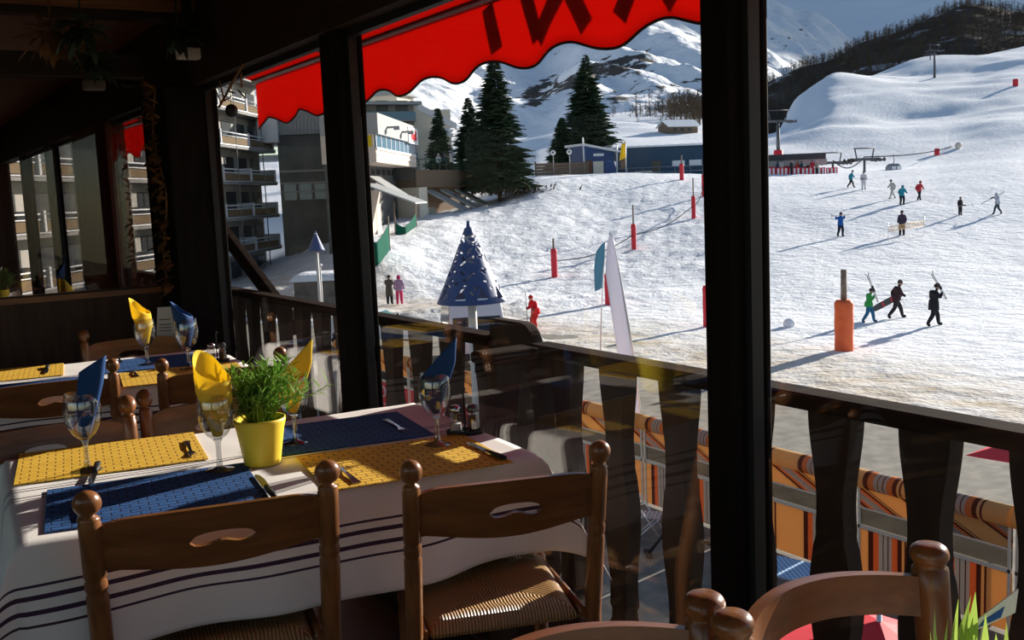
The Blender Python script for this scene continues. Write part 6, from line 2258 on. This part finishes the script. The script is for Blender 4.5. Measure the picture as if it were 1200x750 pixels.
skis(hnd - RH * 1.0 - Vector((0, 0, .5)), hnd + RH * .85 + Vector((0, 0, .35)), 'skis on the shoulder of the skier in pale grey', 'ski_dark', wid=.045)
# the couple by the bank
g = plaza(457, 60.5); person(g, AWAY - .2, 1.72, 'photo', (.10, .085, .07), (.03, .03, .035), (.05, .035, .03), 'person in a long brown coat taking a picture, seen from behind', coat=.32, bulk=1.25)
g = plaza(468.5, 60.2); person(g, AWAY, 1.74, 'stand', (.36, .22, .36), (.60, .04, .13), (.45, .05, .15), 'person in a mauve jacket and bright pink trousers beside the brown coat', hood=True)
# skier in red on the square
g = plaza(627, 46.5); yw = LEFTW + .5
t, J, s = person(g, yw, 1.70, 'ski', (.66, .02, .03), (.60, .02, .03), (.50, .02, .03), 'skier in a bright red suit on the square above the end board', bulk=1.25)
q = thing('ski_poles', 'pair of ski poles held by the skier in red', 'ski poles', g, 0)
for k, (jn, lean) in enumerate((('hal', -.75), ('har', .15))):
    hp = in_world(t, s, J[jn], yw) - q.location
    b = MB(); b.tube([hp + Vector((0, 0, .75)) * (1 if k else .25), hp - Vector((0, 0, .95)) + RH * lean * .3], .018, 5); b.lathe([(.001, -.01), (.05, -.01), (.05, .01), (.001, .01)], 10, c=tuple(hp - Vector((0, 0, .8)) + RH * lean * .25)); b.build('pole', 'ski_dark', q)
b = MB(); b.box((0, 0, 0), (.30, .10, .06), mx=Matrix.Translation(in_world(t, s, (0, .14, 1.22), yw) - t.location)) if False else None
# people waiting at the lift, on the walkway
rnd = random.Random(9)
crowd_cols = [(.35, .03, .04), (.03, .03, .04), (.40, .06, .05), (.05, .08, .18), (.5, .48, .46), (.30, .03, .05), (.06, .05, .05), (.45, .08, .06), (.04, .12, .16), (.03, .03, .035), (.38, .05, .08), (.25, .22, .2)]
where = ['at the left end of the lift queue', 'second from the left in the lift queue', 'third from the left in the lift queue', 'fourth from the left in the lift queue', 'fifth from the left in the lift queue', 'sixth from the left in the lift queue', 'seventh from the left in the lift queue', 'left of the dark figure before the lift station', 'standing in front of the red barriers', 'right of the one before the red barriers', 'last but one in the lift queue', 'at the right end of the lift queue']
for k in range(12):
    px = 893 + 5.9 * k + rnd.uniform(-1, 1)
    tt = 125.6 if k in (6, 11) else rnd.uniform(128.5, 130)
    g = snow_at(px, 204, tt)
    person(g, rnd.uniform(0, 6.2), rnd.uniform(1.6, 1.8), 'stand', crowd_cols[k], (.03, .03, .035), crowd_cols[(k + 5) % 12], 'person in %s %s' % (['red', 'black', 'orange red', 'navy', 'pale grey', 'dark red', 'black', 'red', 'dark teal', 'black', 'dark pink', 'grey'][k], where[k]))
for k, px in enumerate((514, 521, 529)):
    p = at_depth(px, 200, 105.5)
    z1_ = at_depth(515, 199, 104).z
    person(Vector((p.x, p.y, z1_)) + Vector((FH.x, FH.y, 0)) * .6, rnd.uniform(0, 6), 1.7, 'stand', ((.5, .5, .52), (.05, .06, .1), (.55, .5, .48))[k], BLK, ((.6, .58, .55), (.1, .1, .1), (.6, .6, .6))[k], ('person in pale grey on the walkway, the left one', 'person in navy on the walkway between two pale ones', 'person in cream on the walkway, the right one')[k])

# ------------------------------------------------------------------ pieces that belong to a part sit one level below it
NEST = {'binding': ('ski', 'deck'), 'emblem': ('disc',), 'white_stripe': ('panel',), 'lettering': ('valance', 'wall'), 'scalloped_hem': ('valance',),
        'window_mullion': ('window_glass',), 'window_sill': ('window_glass',), 'sheave': ('cross_arm',), 'print': ('front_page', 'sheet'), 'face': ('body',),
        'white_script': ('canopy', 'lower_fabric'), 'contents': ('bottle',), 'balcony_rail': ('balcony_front',), 'wall_lamp': ('fascia',), 'notice_boards': ('wall',),
        'red_panel': ('wall',), 'undercroft_windows': ('undercroft',), 'ledge': ('wall',), 'stems': ('foliage',), 'tip': ('pierced_cone',)}
by = {}
for o in bpy.data.objects:
    if o.parent is not None: by.setdefault(o.parent, {}).setdefault(o.name.split('.')[0], []).append(o)
for root, d in by.items():
    if root.parent is not None: continue
    for nm, hosts in NEST.items():
        for k, c in enumerate(d.get(nm, [])):
            for hn in hosts:
                if d.get(hn):
                    c.parent = d[hn][min(k, len(d[hn]) - 1)]
                    break
